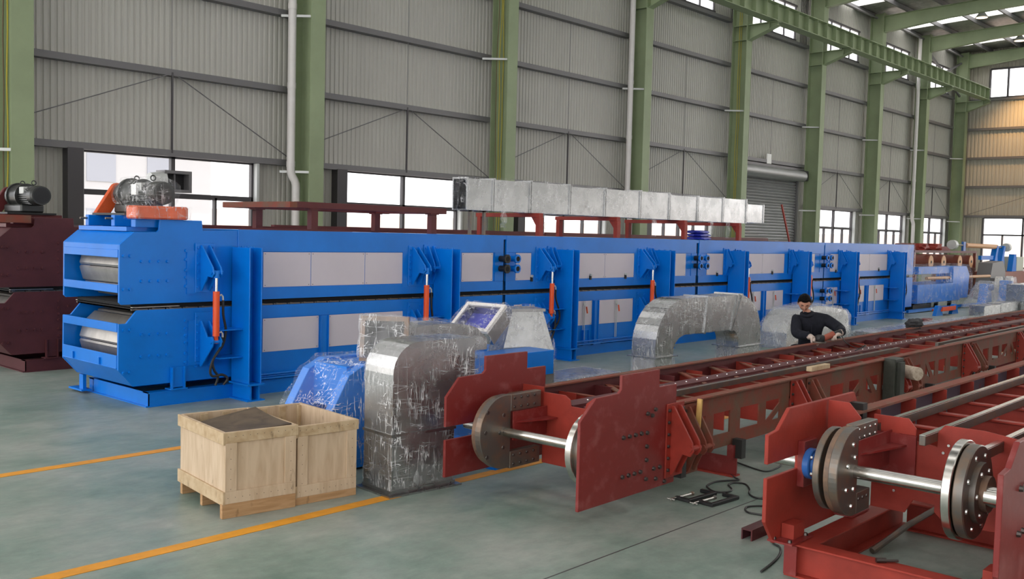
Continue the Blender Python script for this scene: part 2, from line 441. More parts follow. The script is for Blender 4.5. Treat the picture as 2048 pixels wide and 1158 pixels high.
MB().box(-12, 30, 3.58, 3.59, 0.0003, 0.001).build('trim_3', 'window_dark', kind='structure', label='thin dark joint in the floor under the frames')
fl = MB().box(-16, 60, -14, 18.3, -0.2, 0.0).build('floor', 'floor_epoxy', kind='structure', label='green grey epoxy floor of the factory hall')
MB().box(-12, 30, 5.475, 5.585, 0.0005, 0.003).build('trim_1', 'paint_yellow', kind='structure', label='yellow floor line passing in front of the wooden crates')
MB().box(-12, 30, 7.99, 8.10, 0.0005, 0.003).build('trim_2', 'paint_yellow', kind='structure', label='yellow floor line behind the wooden crates')

def corr(mb, a0, a1, z0, z1, axis, d, pitch=0.125, depth=0.022, sgn=-1):
    """corrugated sheet from a0 to a1 along x (axis 'x', at y=d) or y (axis 'y', at x=d)"""
    n = max(1, round((a1-a0)/pitch)); p = (a1-a0)/n
    prof = []
    for i in range(n):
        b = a0+i*p
        prof += [(b, 0), (b+p*.30, 0), (b+p*.42, depth), (b+p*.88, depth)]
    prof.append((a1, 0))
    vs = []
    for a, dd in prof:
        q = d+sgn*dd
        vs += ([(a, q, z0), (a, q, z1)] if axis == 'x' else [(q, a, z0), (q, a, z1)])
    fs = [(2*i, 2*i+2, 2*i+3, 2*i+1) for i in range(len(prof)-1)]
    return mb.add(vs, fs)

wall_back = thing('wall_back', (0, YW, 0), 'long back wall of grey corrugated steel sheets between green columns', kind='structure')
def sheet(x0, x1, z0, z1, mat='cladding'):
    return corr(MB(), x0, x1, z0, z1, 'x', YW).build('cladding_sheet', mat, wall_back)
for k in range(len(COLR)-1):
    c0, c1 = COLR[k]-CW/2, (COLR[k+1]-CW/2 if k < 8 else XE)
    n = 7; w = (c1-c0)/n
    for i in range(n):
        sheet(c0+i*w, c0+(i+1)*w, GZ[0], GZ[4])
    door = (k == 5)
    wl, wr = COLR[k]+W0, COLR[k]+W1
    if door: wl, wr = COLR[k]+0.25, COLR[k]+5.1
    sheet(c0, wl, 0, GZ[0]); sheet(wr, c1, 0, GZ[0])
    if not door: sheet(wl, wr, 0, 0.9)
    sheet(c0, wl, GZ[4], 12.1); sheet(wr, c1, GZ[4], 12.1)
    if door: wl, wr = COLR[k]+W0, COLR[k]+W1
    if door: sheet(c0, wl, GZ[4], 12.1); sheet(wr, c1, GZ[4], 12.1)
    sheet(wl, wr, 11.1, 12.1)
    sheet(wl, wr, GZ[4], 9.74)
    for gi, z in enumerate(GZ):
        if door and gi == 0: z = 4.78
        g = MB()
        x0, x1 = COLR[k]+0.005, COLR[k+1]-CW-0.005
        g.box(x0, x1, 17.78, 17.97, z+.055, z+.062); g.box(x0, x1, 17.78, 17.97, z-.062, z-.055); g.box(x0, x1, 17.772, 17.78, z-.062, z+.062)
        g.build('girt', 'girt', wall_back)
    if not door:
        xm = (COLR[k]+COLR[k+1]-CW)/2
        MB().beam((xm, 17.78, GZ[0]), (xm, 17.78, GZ[1]), .035, .035).build('sag_post', 'window_dark', wall_back)
        MB().cyl((xm-.1, 17.77, GZ[1]-.06), (COLR[k]+.02, 17.77, GZ[0]+.42), .011, seg=6).build('brace_rod', 'girt', wall_back)
        MB().cyl((xm+.1, 17.77, GZ[1]-.06), (COLR[k+1]-CW-.02, 17.77, GZ[0]+.05), .011, seg=6).build('brace_rod', 'girt', wall_back)
    for i in (1, 2):   # thin vertical ties above
        xm = (COLR[k]+COLR[k+1]-CW)/2
        MB().cyl((xm, 17.80, GZ[i]), (xm, 17.80, GZ[i+1]), .008, seg=5).build('sag_rod', 'girt', wall_back)

# windows
wn = [0]
def bar(p, x0, x1, z0, z1, y0=17.93, y1=18.03, name='frame_bar', mat='window_dark'):
    return MB().box(x0, x1, y0, y1, z0, z1).build(name, mat, p)
def window(k):
    wn[0] += 1
    x0, x1, z0, z1 = COLR[k]+W0, COLR[k]+W1, 0.9, 3.335
    w = thing('window_%d' % wn[0], (x0, YW, z0), kind='structure')
    xm = (x0+x1)/2; t = 0.035; zt = 2.58
    bar(w, x0-t, x1+t, z1-.03, z1+.05); bar(w, x0-t, x1+t, z0-.05, z0+.03, name='window_sill')
    bar(w, x0-t, x0+t, z0, z1); bar(w, x1-t, x1+t, z0, z1); bar(w, xm-.04, xm+.04, z0, z1, name='mullion')
    bar(w, x0, x1, zt-.05, zt+.05, name='transom')
    for q in (x0+(x1-x0)*.26, x0+(x1-x0)*.76): bar(w, q-.025, q+.025, z0, zt, name='mullion')
    MB().box(x0-.32, x0-.04, 17.76, 17.98, 0, z1+.02).build('jamb_channel', 'window_dark', w)
    MB().box(x0-.04, x0-.01, 17.80, 18.0, z0, z1).build('jamb_trim', 'girt', w)
    MB().box(x1+.01, x1+.07, 17.80, 18.0, z0, z1).build('jamb_trim', 'light_bar', w)
    xs = [x0+t, xm, x1-t]
    for i in range(2):
        MB().box(xs[i]+.02, xs[i+1]-.02, 17.995, 18.001, zt+.05, z1-.03).build('pane', 'glass', w)
    xs = [x0+t, x0+(x1-x0)*.26, xm, x0+(x1-x0)*.76, x1-t]
    for i in range(4):
        MB().box(xs[i]+.02, xs[i+1]-.02, 17.995, 18.001, z0+.03, zt-.05).build('pane', 'glass', w)
    return w
def clerestory(k):
    wn[0] += 1
    x0, x1, z0, z1 = COLR[k]+W0, COLR[k]+W1, 9.78, 11.08
    w = thing('window_%d' % wn[0], (x0, YW, z0), kind='structure')
    bar(w, x0-.03, x1+.03, z1-.03, z1+.04); bar(w, x0-.03, x1+.03, z0-.05, z0+.03, name='window_sill')
    n = 4
    for i in range(n+1):
        q = x0+(x1-x0)*i/n; bar(w, q-.022, q+.022, z0, z1, name='mullion', y0=17.97)
    for i in range(n):
        MB().box(x0+(x1-x0)*i/n+.03, x0+(x1-x0)*(i+1)/n-.03, 17.995, 18.001, z0+.03, z1-.03).build('pane', 'glass', w)
for k in (0, 1, 2, 3, 4, 6, 7, 8): window(k)
for k in range(2, 9): clerestory(k)

# roller shutter door
d = thing('door_1', (COLR[5]+.25, YW, 0), 'grey steel roller shutter door between two green columns', kind='structure')
sx0, sx1 = COLR[5]+.28, COLR[5]+5.07
sl0 = MB().prism([(17.90, 0), (17.87, .02), (17.85, .055), (17.87, .09), (17.90, .108), (17.92, .108), (17.92, 0)], 'x', sx0, sx1).build('shutter_slat', 'shutter', d)
for i in range(1, 41): copy_mesh_obj(sl0, d, (0, 0, .11*i))
MB().cyl((sx0-.1, 17.62, 4.52), (sx1+.05, 17.62, 4.52), .21, seg=24).build('shutter_barrel', 'shutter', d, smooth=True)
MB().cyl((sx0-.2, 17.62, 4.52), (sx0-.1, 17.62, 4.52), .24, seg=8).build('barrel_end', 'black', d)
MB().box(sx1+.05, sx1+.35, 17.5, 17.75, 4.35, 4.75).build('door_motor', 'black', d, bevel=.03)
MB().box(sx1+.0, sx1+.12, 17.80, 17.97, 0, 4.4).build('guide_rail', 'girt', d)
MB().box(sx0-.12, sx0, 17.80, 17.97, 0, 4.4).build('guide_rail', 'girt', d)
sg = MB().box(33.4, 33.75, 17.76, 17.772, 4.86, 5.22).build('wall_notice', 'tag_white', label='small white notice above the roller shutter', cat='sign')

# end wall
wall_right = thing('wall_right', (XE, 2, 0), 'far end wall of warm grey corrugated steel', kind='structure')
wins = [(12.3, 16.26), (4.6, 8.6)]
EGZ = [3.5, 5.02, 6.5, 8.0, 9.5]
ys = [-14, 4.6, 8.6, 12.3, 16.26, 18.0]
def esheet(y0, y1, z0, z1):
    n = max(1, round((y1-y0)/.9)); w = (y1-y0)/n
    for i in range(n):
        corr(MB(), y0+i*w, y0+(i+1)*w, z0, z1, 'y', XE, pitch=.2, depth=.03).build('cladding_sheet', 'cladding_warm', wall_right)
esheet(8.0, 18.0, 3.5, 9.5)
for a, b in ((8.0, 12.3), (16.26, 18.0)): esheet(a, b, 0, 3.5); esheet(a, b, 9.5, 12.6)
esheet(12.3, 16.26, 0, .9); esheet(12.3, 16.26, 11.05, 12.6)
for z in EGZ:
    MB().box(XE-.2, XE-.03, 8, 17.2, z-.06, z+.06).build('girt', 'girt', wall_right)
MB().cyl((XE-.18, 17.0, 3.6), (XE-.18, 12.9, 4.95), .012, seg=6).build('brace_rod', 'girt', wall_right)
for (a, b), (z0, z1), zt in (((12.3, 16.26), (.9, 3.42), 2.55), ((12.3, 16.26), (9.6, 11.05), None)):
    wn[0] += 1
    w = thing('window_%d' % wn[0], (XE, a, z0), kind='structure')
    def eb(y0, y1, q0, q1, nm='frame_bar', mat='window_dark'): MB().box(XE-.12, XE+.02, y0, y1, q0, q1).build(nm, mat, w)
    eb(a, b, z1-.03, z1+.05); eb(a, b, z0-.04, z0+.03); eb(a-.03, a+.03, z0, z1); eb(b-.03, b+.04, z0, z1)
    ym = [a+(b-a)*.52] if zt else [a+(b-a)*q for q in (.25, .5, .785)]
    for q in ym: eb(q-.04, q+.04, z0, z1, 'mullion')
    edges = [a]+ym+[b]
    if zt:
        eb(a, b, zt-.04, zt+.04, 'transom')
        for q in (a+(b-a)*.26, a+(b-a)*.76): eb(q-.03, q+.03, z0, zt, 'mullion')
    for i in range(len(edges)-1):
        MB().box(XE-.003, XE+.003, edges[i]+.04, edges[i+1]-.04, z0+.03, z1-.03).build('pane', 'glass', w)

# opposite long wall behind the camera, with its own window band
wall_front = thing('wall_front', (20, -14, 0), 'opposite long wall behind the camera with a window band', kind='structure')
for a, z0, z1 in ((0, 0, .9), (1, 3.4, 9.7), (2, 11.1, 13.4)):
    MB().box(-16, 54, -14.1, -14, z0, z1).build('cladding_band', 'cladding', wall_front)
for i in range(12):
    for z0, z1 in ((.9, 3.4), (9.7, 11.1)): MB().box(-16+6*i, -14.6+6*i, -14.1, -14, z0, z1).build('cladding_pier', 'cladding', wall_front)

# columns
names = ['leftmost green steel column with yellow cables', 'green steel column right of the first window with a white downpipe beside it',
         'green steel column with yellow cables behind the left end of the galvanized duct', 'green steel column with a downpipe behind the middle of the galvanized duct',
         'green steel column just left of the roller shutter', 'green steel column just right of the roller shutter',
         'second green steel column right of the roller shutter', 'green steel column with the far downpipe beside it', 'green steel column in the far corner of the hall']
def htube(name, pts, r, mat, **kw): return MB().tube(pts, r, seg=12).build(name, mat, smooth=True, **kw)
for k in range(1, 10):
    xr = COLR[k]; xl = xr-CW; xc = xr-CW/2
    c = thing('steel_column', (xc, YC+.27, 0), names[k-1], 'column', 'green steel columns along the back wall')
    MB().box(xl, xr, YC, YC+.022, 0, 11.95).build('flange', 'green', c)
    MB().box(xl, xr, YC+.55, YC+.572, 0, 11.95).build('flange', 'green', c)
    MB().box(xc-.009, xc+.009, YC+.022, YC+.55, 0, 11.95).build('web', 'green', c)
    MB().box(xl-.03, xr+.03, YC-.03, YC+.6, 0, .03).build('base_plate', 'green', c)
    for z in (3.2, 6.47):
        MB().beam((xl-.35, 17.77, z), (xl+.12, YC+.03, z), .05, .05).build('tie_bar', 'light_bar', c)
    if k >= 3:
        br = MB()
        br.prism([(YC, 8.9), (YC, 9.40), (16.12, 9.40), (16.12, 9.30)], 'x', xc-.01, xc+.01)
        br.box(xl+.04, xr-.04, 16.1, YC, 9.40, 9.42)
        br.add([(xl+.04, YC, 8.885), (xr-.04, YC, 8.885), (xr-.04, 16.1, 9.285), (xl+.04, 16.1, 9.285), (xl+.04, YC, 8.90), (xr-.04, YC, 8.90), (xr-.04, 16.1, 9.30), (xl+.04, 16.1, 9.30)],
               [(0, 3, 2, 1), (4, 5, 6, 7), (0, 1, 5, 4), (1, 2, 6, 5), (2, 3, 7, 6), (3, 0, 4, 7)])
        br.box(xl+.05, xr-.05, 16.4, 16.42, 9.2, 9.40); 
        br.build('crane_bracket', 'green', c)
        st = MB()
        for z in (8.9, 9.40): st.box(xl, xr, YC+.02, YC+.55, z-.01, z+.01)
        st.build('stiffener', 'green', c)

# crane runway beam
cb = thing('crane_runway_beam', (36, 16.3, 9.43), 'long green crane runway beam carried on the column brackets', 'crane beam')
MB().box(15, 53.6, 16.1, 16.5, 9.43, 9.452).build('flange', 'green', cb)
MB().box(15, 53.6, 16.1, 16.5, 9.99, 10.012).build('flange', 'green', cb)
MB().box(15, 53.6, 16.29, 16.31, 9.452, 9.99).build('web', 'green', cb)
st0 = MB().box(15.5, 15.515, 16.12, 16.48, 9.452, 9.99).build('stiffener', 'green', cb)
for i in range(1, 51): copy_mesh_obj(st0, cb, (.76*i, 0, 0))

# rain downpipes
for k, lab in ((2, 'white plastic downpipe with an offset bend beside the first window'), (4, 'white plastic downpipe behind the middle of the long duct'), (8, 'white plastic downpipe near the far corner of the hall')):
    x = COLR[k]-CW-.22; y = 17.56; r = .085
    pts = [(x, y, 11.8), (x, y, 3.28), (x+.005, y, 3.2), (x+.03, y, 3.12), (x+.08, y-.02, 3.03), (x+.115, y-.03, 2.94), (x+.12, y-.03, 2.86), (x+.12, y-.03, 0.0)]
    p = thing('downpipe', (x, y, 0), lab, 'pipe', 'downpipes on the back wall')
    MB().tube(pts, r, seg=14).build('pipe', 'pvc', p, smooth=True)
    for z in (9.5, 6.6, 4.95, 3.3):
        MB().cyl((x, y, z), (x, y, z+.12), r+.008, seg=14).build('socket', 'pvc', p, smooth=True)
# cables down the columns
for k, n, lab in ((1, 3, 'yellow cables hanging down the leftmost green column'), (3, 3, 'yellow cables hanging down the green column behind the duct end'), (5, 2, 'yellow cables hanging down the green column left of the shutter')):
    cbn = thing('cable_bundle', (COLR[k]-CW*.5-.1, YC+.35, 0.05), lab, 'cable', 'cable bundles on the columns')
    for i in range(n):
        x = COLR[k]-CW*.5-.07-.05*i; pts = []
        for j in range(26):
            z = 11.5-j*.45; pts.append((x+.05*noise.noise(Vector((z*.7, i*3.1+k, 0))), YC+.28+.05*i, max(z, .05)))
        MB().tube(pts, .012, seg=6).build('cable', 'yellow_cable' if i < 2 else 'brown_cable', cbn, smooth=True)

# roof
SL = 0.045
def rz(y): return 12.0+(18.0-y)*SL
ceiling = thing('ceiling', (20, 5, 12.0), 'pitched roof lined with silver foil insulation and translucent strips', kind='structure')
def roofsheet(x0, x1, mat, name):
    vs = [(x0, 18.1, rz(18.1)), (x1, 18.1, rz(18.1)), (x1, -14, rz(-14)), (x0, -14, rz(-14))]
    MB().add(vs+[(a, b, z+.03) for a, b, z in vs], [(0, 1, 2, 3), (7, 6, 5, 4), (0, 4, 5, 1), (1, 5, 6, 2), (2, 6, 7, 3), (3, 7, 4, 0)]).build(name, mat, ceiling)
edges = [-16]
for k in range(-2, 9):
    xk = (COLR[k] if k >= 0 else COLR[0]+6*k)+2.7
    roofsheet(edges[-1], xk, 'foil', 'roof_lining'); roofsheet(xk, xk+1.25, 'skylight', 'skylight_panel'); edges.append(xk+1.25)
roofsheet(edges[-1], XE+.1, 'foil', 'roof_lining')
for j in range(22):
    y = 17.7-1.45*j
    b = MB(); z = rz(y)
    b.box(-16, XE, y-.035, y+.035, z-.2, z-.02)
    b.build('purlin', 'girt', ceiling)
rl = ['green roof rafter above the second column right of the shutter', 'green roof rafter above the far downpipe column', 'green roof rafter against the far end wall']
for k in range(4, 10):
    x = COLR[k]-CW/2
    r = thing('roof_rafter', (x, 17, 11.4), {7: rl[0], 8: rl[1], 9: rl[2], 6: 'green roof rafter above the column just right of the shutter', 5: 'green roof rafter above the column just left of the shutter', 4: 'green roof rafter above the middle of the long duct'}[k], 'rafter', 'green roof rafters')
    y0, y1 = 17.2, -14
    zb = lambda y: rz(y)-.26-.48-(.12 if y > 15 else 0)
    for nm, o0, o1, hw in (('flange', 0.0, .02, .13), ('flange', -9, 0, .13), ('web', .02, 0, .008)):
        pass
    prof_b = [(17.2, rz(17.2)-.92), (14.5, rz(14.5)-.74), (-14, rz(-14)-.74)]
    prof_t = [(17.2, rz(17.2)-.24), (14.5, rz(14.5)-.24), (-14, rz(-14)-.24)]
    MB().ring(prof_t, prof_b, 'x', x-.008, x+.008).build('web', 'green', r)
    MB().ring([(a, b+.02) for a, b in prof_b], prof_b, 'x', x-.13, x+.13).build('flange', 'green', r)
    MB().ring([(a, b+.02) for a, b in prof_t], prof_t, 'x', x-.13, x+.13).build('flange', 'green', r)
# eave struts under the roof edge
for k in range(5, 9):
    MB().cyl((COLR[k], 17.5, 11.75), (COLR[k+1]-CW, 17.5, 11.75), .05, seg=8).build('eave_strut', 'girt', ceiling)
MB().beam((48.4, 17.55, 11.4), (53.4, 17.55, 9.7), .09, .09).build('wall_brace', 'girt', wall_back)
MB().beam((48.4, 17.55, 9.7), (53.4, 17.55, 11.4), .09, .09).build('wall_brace', 'girt', wall_back)
# high bay lamps
for (x, y, lab) in ((42.95, 13.4, 'round high bay lamp hanging by the bright roof strips'), (48.7, 13.5, 'round high bay lamp hanging nearest the end wall')):
    z = rz(y)-.85
    l = thing('high_bay_lamp', (x, y, z), lab, 'lamp', 'high bay lamps under the roof')
    MB().cyl((x, y, z+.25), (x, y, rz(y)-.15), .015, seg=6).build('rod', 'girt', l)
    MB().cyl((x, y, z), (x, y, z+.22), .26, .10, seg=18).build('shade', 'light_bar', l, smooth=True)
    MB().cyl((x, y, z+.2), (x, y, z+.34), .09, seg=12).build('ballast', 'girt', l)
    MB().cyl((x, y, z-.01), (x, y, z+.0), .22, seg=18).build('lens', 'lamp_glow', l)
# outside
MB().box(-40, 130, 19.5, 140, -.6, -.3).build('yard_ground', 'pale_ground', kind='structure', label='pale ground outside the windows')
MB().box(60, 200, -60, 18, -.6, -.3).build('end_ground', 'pale_ground', kind='structure', label='pale ground beyond the end wall')
def bank(name, pts, mat, lab):
    MB().prism(*pts).build(name, mat, label=lab, cat='earth bank')
bank('earth_bank', ([(60, -.4), (72, 3.4), (90, 3.8), (100, -.4)], 'x', 20, 130), 'hill', 'pinkish earth bank outside beyond the back wall windows')
bank('earth_bank', ([(70, -.4), (80, 2.6), (110, 3.0), (120, -.4)], 'y', -40, 40), 'hill', 'pinkish earth bank outside beyond the end wall window')
hb = thing('far_building', (14, 48, -.3), 'pale building seen faintly through the left window', 'building')
MB().box(7, 27, 46, 56, -.3, 6.4).build('wall', 'pale_building', hb)
MB().prism([(45.4, 6.4), (51, 8.2), (56.6, 6.4)], 'x', 6.5, 27.5).build('roof', 'pale_window', hb)
for i in range(6):
    for z in (1.0, 4.0):
        MB().box(8.5+3*i, 9.9+3*i, 45.95, 46.05, z, z+1.7).build('window', 'pale_window', hb)

# ================================================================== THE DOUBLE BELT PRESSES
def bolts(pts, r, axis, h, seg=6):
    b = MB()
    for p in pts:
        q = list(p); q['xyz'.index(axis[-1])] += h*(-1 if axis[0] == '-' else 1)
        b.cyl(p, q, r, r*.8, seg=seg)
    return b

def tri_bracket(parent, x, y, z, mat, up_=True, name='cylinder_bracket', flange=True, k=1.0):
    """pair of triangular plates in the y-z plane sticking out towards -y; tip at z (pin height)"""
    s = 1 if up_ else -1
    b = MB()
    for dx in (-.05, .05):
        b.prism([(y, z+.30*s), (y-.03, z+.30*s), (y-.27*k, z+.05*s), (y-.29*k, z-.02*s), (y-.25*k, z-.06*s), (y-.16*k, z-.05*s), (y-.03, z-.22*s), (y, z-.22*s)], 'x', x+dx-.009, x+dx+.009)
    if flange: b.box(x-.12, x+.12, y-.012, y, z-.24, z+.32)
    o = b.build(name, mat, parent, bevel=.003)
    MB().cyl((x-.075, y-.25*k, z), (x+.075, y-.25*k, z), .022, seg=10).build('pin', mat, o)
    bp = [(x+sx*.095, y-.012, z-.18+i*.09) for sx in (-1, 1) for i in range(6)]
    bolts(bp, .014, '-y', .014).build('bolt_heads', 'bolt' if mat != 'blue' else mat, o)
    return o

UPR = [6.36, 9.56, 12.22, 14.99, 17.67, 20.49, 23.05, 26.10]      # right edges of the uprights (front)
SECT = [(6.28, 10.85), (10.912, 16.315), (16.41, 21.92), (21.97, 26.60)]
def press(tagname, label, Y, paint, panel, full=True, xmax=26.6, dim='blue'):
    P = thing(tagname, (5.2, Y, 0), label, 'machine')
    YB = Y+1.40
    t = .03
    # ---- head plates
    up_poly = [(4.85, 1.16), (4.88, 1.135), (6.28, 1.135), (6.28, 1.955), (5.83, 1.945), (5.82, 2.06), (5.31, 2.06), (5.30, 1.945), (5.27, 1.925), (5.02, 1.92), (4.855, 1.78)]
    lo_poly = [(4.845, .93), (4.93, .93), (5.05, 1.07), (6.28, 1.07), (6.28, .24), (5.01, .24), (4.84, .43)]
    for nm, poly in (('head_plate', up_poly), ('head_plate', lo_poly)):
        for y in (Y, YB-t):
            o = MB().prism(poly, 'y', y, y+t).build(nm, paint, P, bevel=.004)
        bt = []
    bt = []
    for z in (1.60, 1.385):
        for i in range(4): bt.append((5.10+.10*i+(.05 if z < 1.5 else 0)*0, Y, z))
    for i in range(4):
        for z in (.80, .56): bt.append((5.10+.10*i, Y, z))
    for z in (1.72, 1.62, 1.5, 1.42, 1.32, .93, .84, .76, .68, .56, .46): bt.append((5.62, Y, z))
    for z in (1.66, 1.30, .86, .40): bt += [(4.90, Y, z), (4.97, Y, z), (5.75, Y, z)]
    bolts(bt, .020, '-y', .020).build('bolt_heads', paint, P)
    # ---- head cross strips (face the left end)
    def strip(poly, nm='head_strip', mat=None): return MB().prism(poly, 'y', Y+t, YB-t).build(nm, mat or paint, P, bevel=.003)
    strip([(5.27, 1.925), (5.02, 1.92), (4.855, 1.78), (4.855, 1.72), (4.868, 1.72), (4.868, 1.772), (5.025, 1.905), (5.27, 1.91)], 'hood')
    strip([(4.848, 1.725), (4.848, 1.64), (4.862, 1.64), (4.862, 1.725)])
    strip([(4.845, 1.35), (4.845, 1.262), (4.86, 1.262), (4.86, 1.35)])
    strip([(4.838, .935), (4.838, .84), (4.853, .84), (4.853, .935)])
    strip([(4.835, .59), (4.835, .45), (4.85, .45), (4.85, .59)])
    o = strip([(4.84, .44), (4.828, .445), (4.828, .455), (4.86, .455), (4.86, .435), (5.02, .255), (5.02, .24), (5.01, .24)], 'bottom_chute')
    for y in (Y+.42, Y+1.08):
        MB().box(4.815, 4.835, y-.02, y+.02, .46, .535).build('latch', paint, P)
    # ---- slat conveyors round the head drums
    for zc, s in ((1.52, 1), (.66, 1)):
        R = .335
        for i in range(8):
            a = radians(100+i*32)
            cxx, czz = 5.36+R*cos(a), zc+R*sin(a)
            tx, tz = -sin(a), cos(a)
            nx, nz = cos(a), sin(a)
            h = .092
            MB().prism([(cxx-tx*h, czz-tz*h), (cxx-tx*h*.8+nx*.02, czz-tz*h*.8+nz*.02), (cxx+tx*h*.8+nx*.02, czz+tz*h*.8+nz*.02), (cxx+tx*h, czz+tz*h), (cxx+tx*h*.8-nx*.01, czz+tz*h*.8-nz*.01), (cxx-tx*h*.8-nx*.01, czz-tz*h*.8-nz*.01)],
                       'y', Y+.10, YB-.10).build('conveyor_slat', 'steel_slat', P)
        MB().cyl((5.36, Y+.06, zc), (5.36, YB-.06, zc), .22, seg=18).build('head_drum', 'void', P)
    # belts between the platens
    MB().box(5.0, xmax, Y+.045, YB-.045, 1.068, 1.137).build('belt_gap', 'void', P)
    b = MB(); x = 5.0
    while x < xmax-.1:
        b.box(x, x+.185, Y+.02, YB-.015, 1.068, 1.082); b.box(x+.03, x+.06, Y+.012, Y+.022, 1.070, 1.088); x += .2
    b.build('lower_belt_slats', 'dark_steel', P, kind='stuff')
    MB().add([(5.0, Y+.0, 1.097), (5.55, Y+.0, 1.097), (5.55, YB, 1.097), (5.0, YB, 1.097), (5.0, Y+.0, 1.105), (5.55, Y+.0, 1.105), (5.55, YB, 1.105), (5.0, YB, 1.105)],
             [(0, 3, 2, 1), (4, 5, 6, 7), (0, 1, 5, 4), (1, 2, 6, 5), (2, 3, 7, 6), (3, 0, 4, 7)]).build('entry_plate', 'steel_slat', P)
    # ---- bodies
    for si, (a, b_) in enumerate(SECT):
        if a > xmax: continue
        b_ = min(b_, xmax)
        MB().box(a, b_, Y, YB, 1.14, 1.71).build('upper_platen_case', paint, P)
        MB().box(a, b_, Y-.012, YB+.012, 1.71, 1.97).build('top_beam', paint, P, bevel=.004)
        MB().box(a, b_, Y, YB, .235, 1.066).build('lower_platen_case', paint, P)
        MB().box(a, b_, Y-.01, Y+.02, 1.14, 1.275).build('edge_strip', paint, P)
        MB().box(a, b_, Y-.01, Y+.02, .915, 1.064).build('edge_strip', paint, P)
        if b_ < xmax-1:
            MB().box(b_, SECT[si+1][0], Y+.03, YB-.03, .24, 1.9).build('joint_gap', 'void', P)
            MB().box(b_, SECT[si+1][0], Y-.005, YB, 1.91, 1.965).build('joint_cap', paint, P)
    # ---- skid
    for y in (Y-.04, YB-.10):
        b = MB(); b.box(5.17, xmax+.3, y, y+.14, .148, .16); b.box(5.17, xmax+.3, y, y+.14, 0, .012); b.box(5.17, xmax+.3, y+.01, y+.02, .012, .148)
        b.build('skid_beam', paint, P)
    for x in [5.17, 7.6, 9.4, 12.1, 14.8, 17.5, 20.3, 23, 26]:
        if x < xmax: MB().prism([(x-.03, 0), (x+.08, 0), (x+.08, .012), (x+.012, .012), (x+.012, .16), (x, .16), (x, .012), (x-.03, .012)], 'y', Y-.03, YB+.02).build('skid_cross_beam', paint, P)
    for x in (5.52, 7.55) + (() if not full else (12.9, 18.2, 24.0)):
        b = MB(); b.box(x-.085, x+.085, Y-.02, Y-.008, .19, .42); b.box(x-.08, x-.068, Y-.05, Y, .18, .42); b.box(x+.068, x+.08, Y-.05, Y, .18, .42); b.box(x-.10, x+.10, Y-.06, Y+.08, .165, .18)
        b.build('foot_bracket', paint, P)
    if not full:
        return P
    # ---- white panels, upper and lower
    up_p = [(6.63, 7.315), (7.325, 8.175), (8.185, 9.0), (9.16, 9.27), (9.97, 10.62), (11.14, 11.62), (11.83, 11.93), (12.5, 13.4), (13.41, 14.28), (14.58, 14.70), (15.36, 15.95), (16.72, 17.42), (18.0, 18.95), (18.96, 19.95), (20.75, 21.45), (22.30, 22.85), (23.4, 24.6), (24.61, 25.75)]
    lo_p = [(6.63, 7.45), (7.60, 8.175), (8.185, 9.05), (11.12, 11.30), (11.44, 11.66), (12.45, 13.08), (13.26, 14.26), (15.4, 15.7), (15.8, 16.05), (16.75, 17.35), (18.0, 18.95), (19.15, 19.95), (20.95, 21.45), (22.15, 22.75), (23.4, 24.35), (24.6, 25.6)]
    for z0, z1, lst in ((1.285, 1.705, up_p), (.50, .905, lo_p)):
        for a, b_ in lst:
            o = MB().box(a, b_, Y-.006, Y+.002, z0, z1).build('white_panel', panel, P)
            sc = [(x, Y-.006, z) for x in (a+.025, b_-.025) for z in (z0+.02, z1-.02)]
            bolts(sc, .006, '-y', .003).build('screws', 'bolt', o)
    for x in (7.52, 11.37, 13.17, 19.05, 24.47):
        b = MB(); b.box(x-.05, x+.05, Y-.03, Y, .19, .91); b.box(x-.06, x-.05, Y-.05, Y, .19, .91); b.box(x+.05, x+.06, Y-.05, Y, .19, .91)
        b.box(x-.1, x+.1, Y-.07, Y, .165, .19); b.build('rib', paint, P)
    # ---- uprights, cylinders, brackets
    for i, xr in enumerate(UPR):
        xl = xr-.17; yf, yb = Y-.40, Y-.03
        b = MB(); b.box(xl, xl+.014, yf, yb, .2, 1.765); b.box(xr-.014, xr, yf, yb, .2, 1.765); b.box(xl+.014, xr-.014, (yf+yb)/2-.006, (yf+yb)/2+.006, .2, 1.76)
        u = b.build('upright', paint, P, bevel=.003)
        b = MB(); b.box(xl-.03, xr+.03, yf-.03, yb, .18, .2); b.box(xl-.03, xr+.03, yf-.03, yb, 0, .014); b.box(xl+.02, xl+.04, yf, yb, .014, .18); b.box(xr-.04, xr-.02, yf, yb, .014, .18)
        b.build('base_stub', paint, u)
        cx = xl-.34 if i < 4 else xr+.24
        x0_, x1_ = (xl-.30, xl) if i < 4 else (xr, xr+.3)
        for z in (.82, .50): MB().box(xl-.3, xl, yb-.25, yb+.02, z, z+.012).build('gusset', paint, u)
        bolts([(xl+.05+.03*j, yf+.05+.12*k, 1.765) for j in range(2) for k in range(3)], .012, 'z', .015).build('bolt_heads', paint, u)
        MB().box(cx-.22, cx+.22, Y-.014, Y, 1.23, 1.72).build('mount_plate', paint, P)
        MB().box(cx-.2, cx+.2, Y-.014, Y, .42, .93).build('mount_plate', paint, P)
        tri_bracket(P, cx, Y-.014, 1.485, paint, True)
        tri_bracket(P, cx, Y-.014, .70, paint, False)
        if i: tri_bracket(P, xl-.06, Y-.014, 1.50, paint, True, name='guide_bracket', k=.6)
        yc = Y-.264
        top = 1.24 if i > 1 else 1.27
        h = MB().cyl((cx, yc, .765), (cx, yc, top), .038, seg=18).build('hydraulic_cylinder', 'orange', P, smooth=True, label='orange hydraulic cylinder')
        MB().cyl((cx, yc, top), (cx, yc, 1.47), .018, seg=12).build('piston_rod', 'chrome', h, smooth=True)
        MB().cyl((cx, yc, 1.42), (cx, yc, 1.50), .035, seg=8).build('clevis', paint, h)
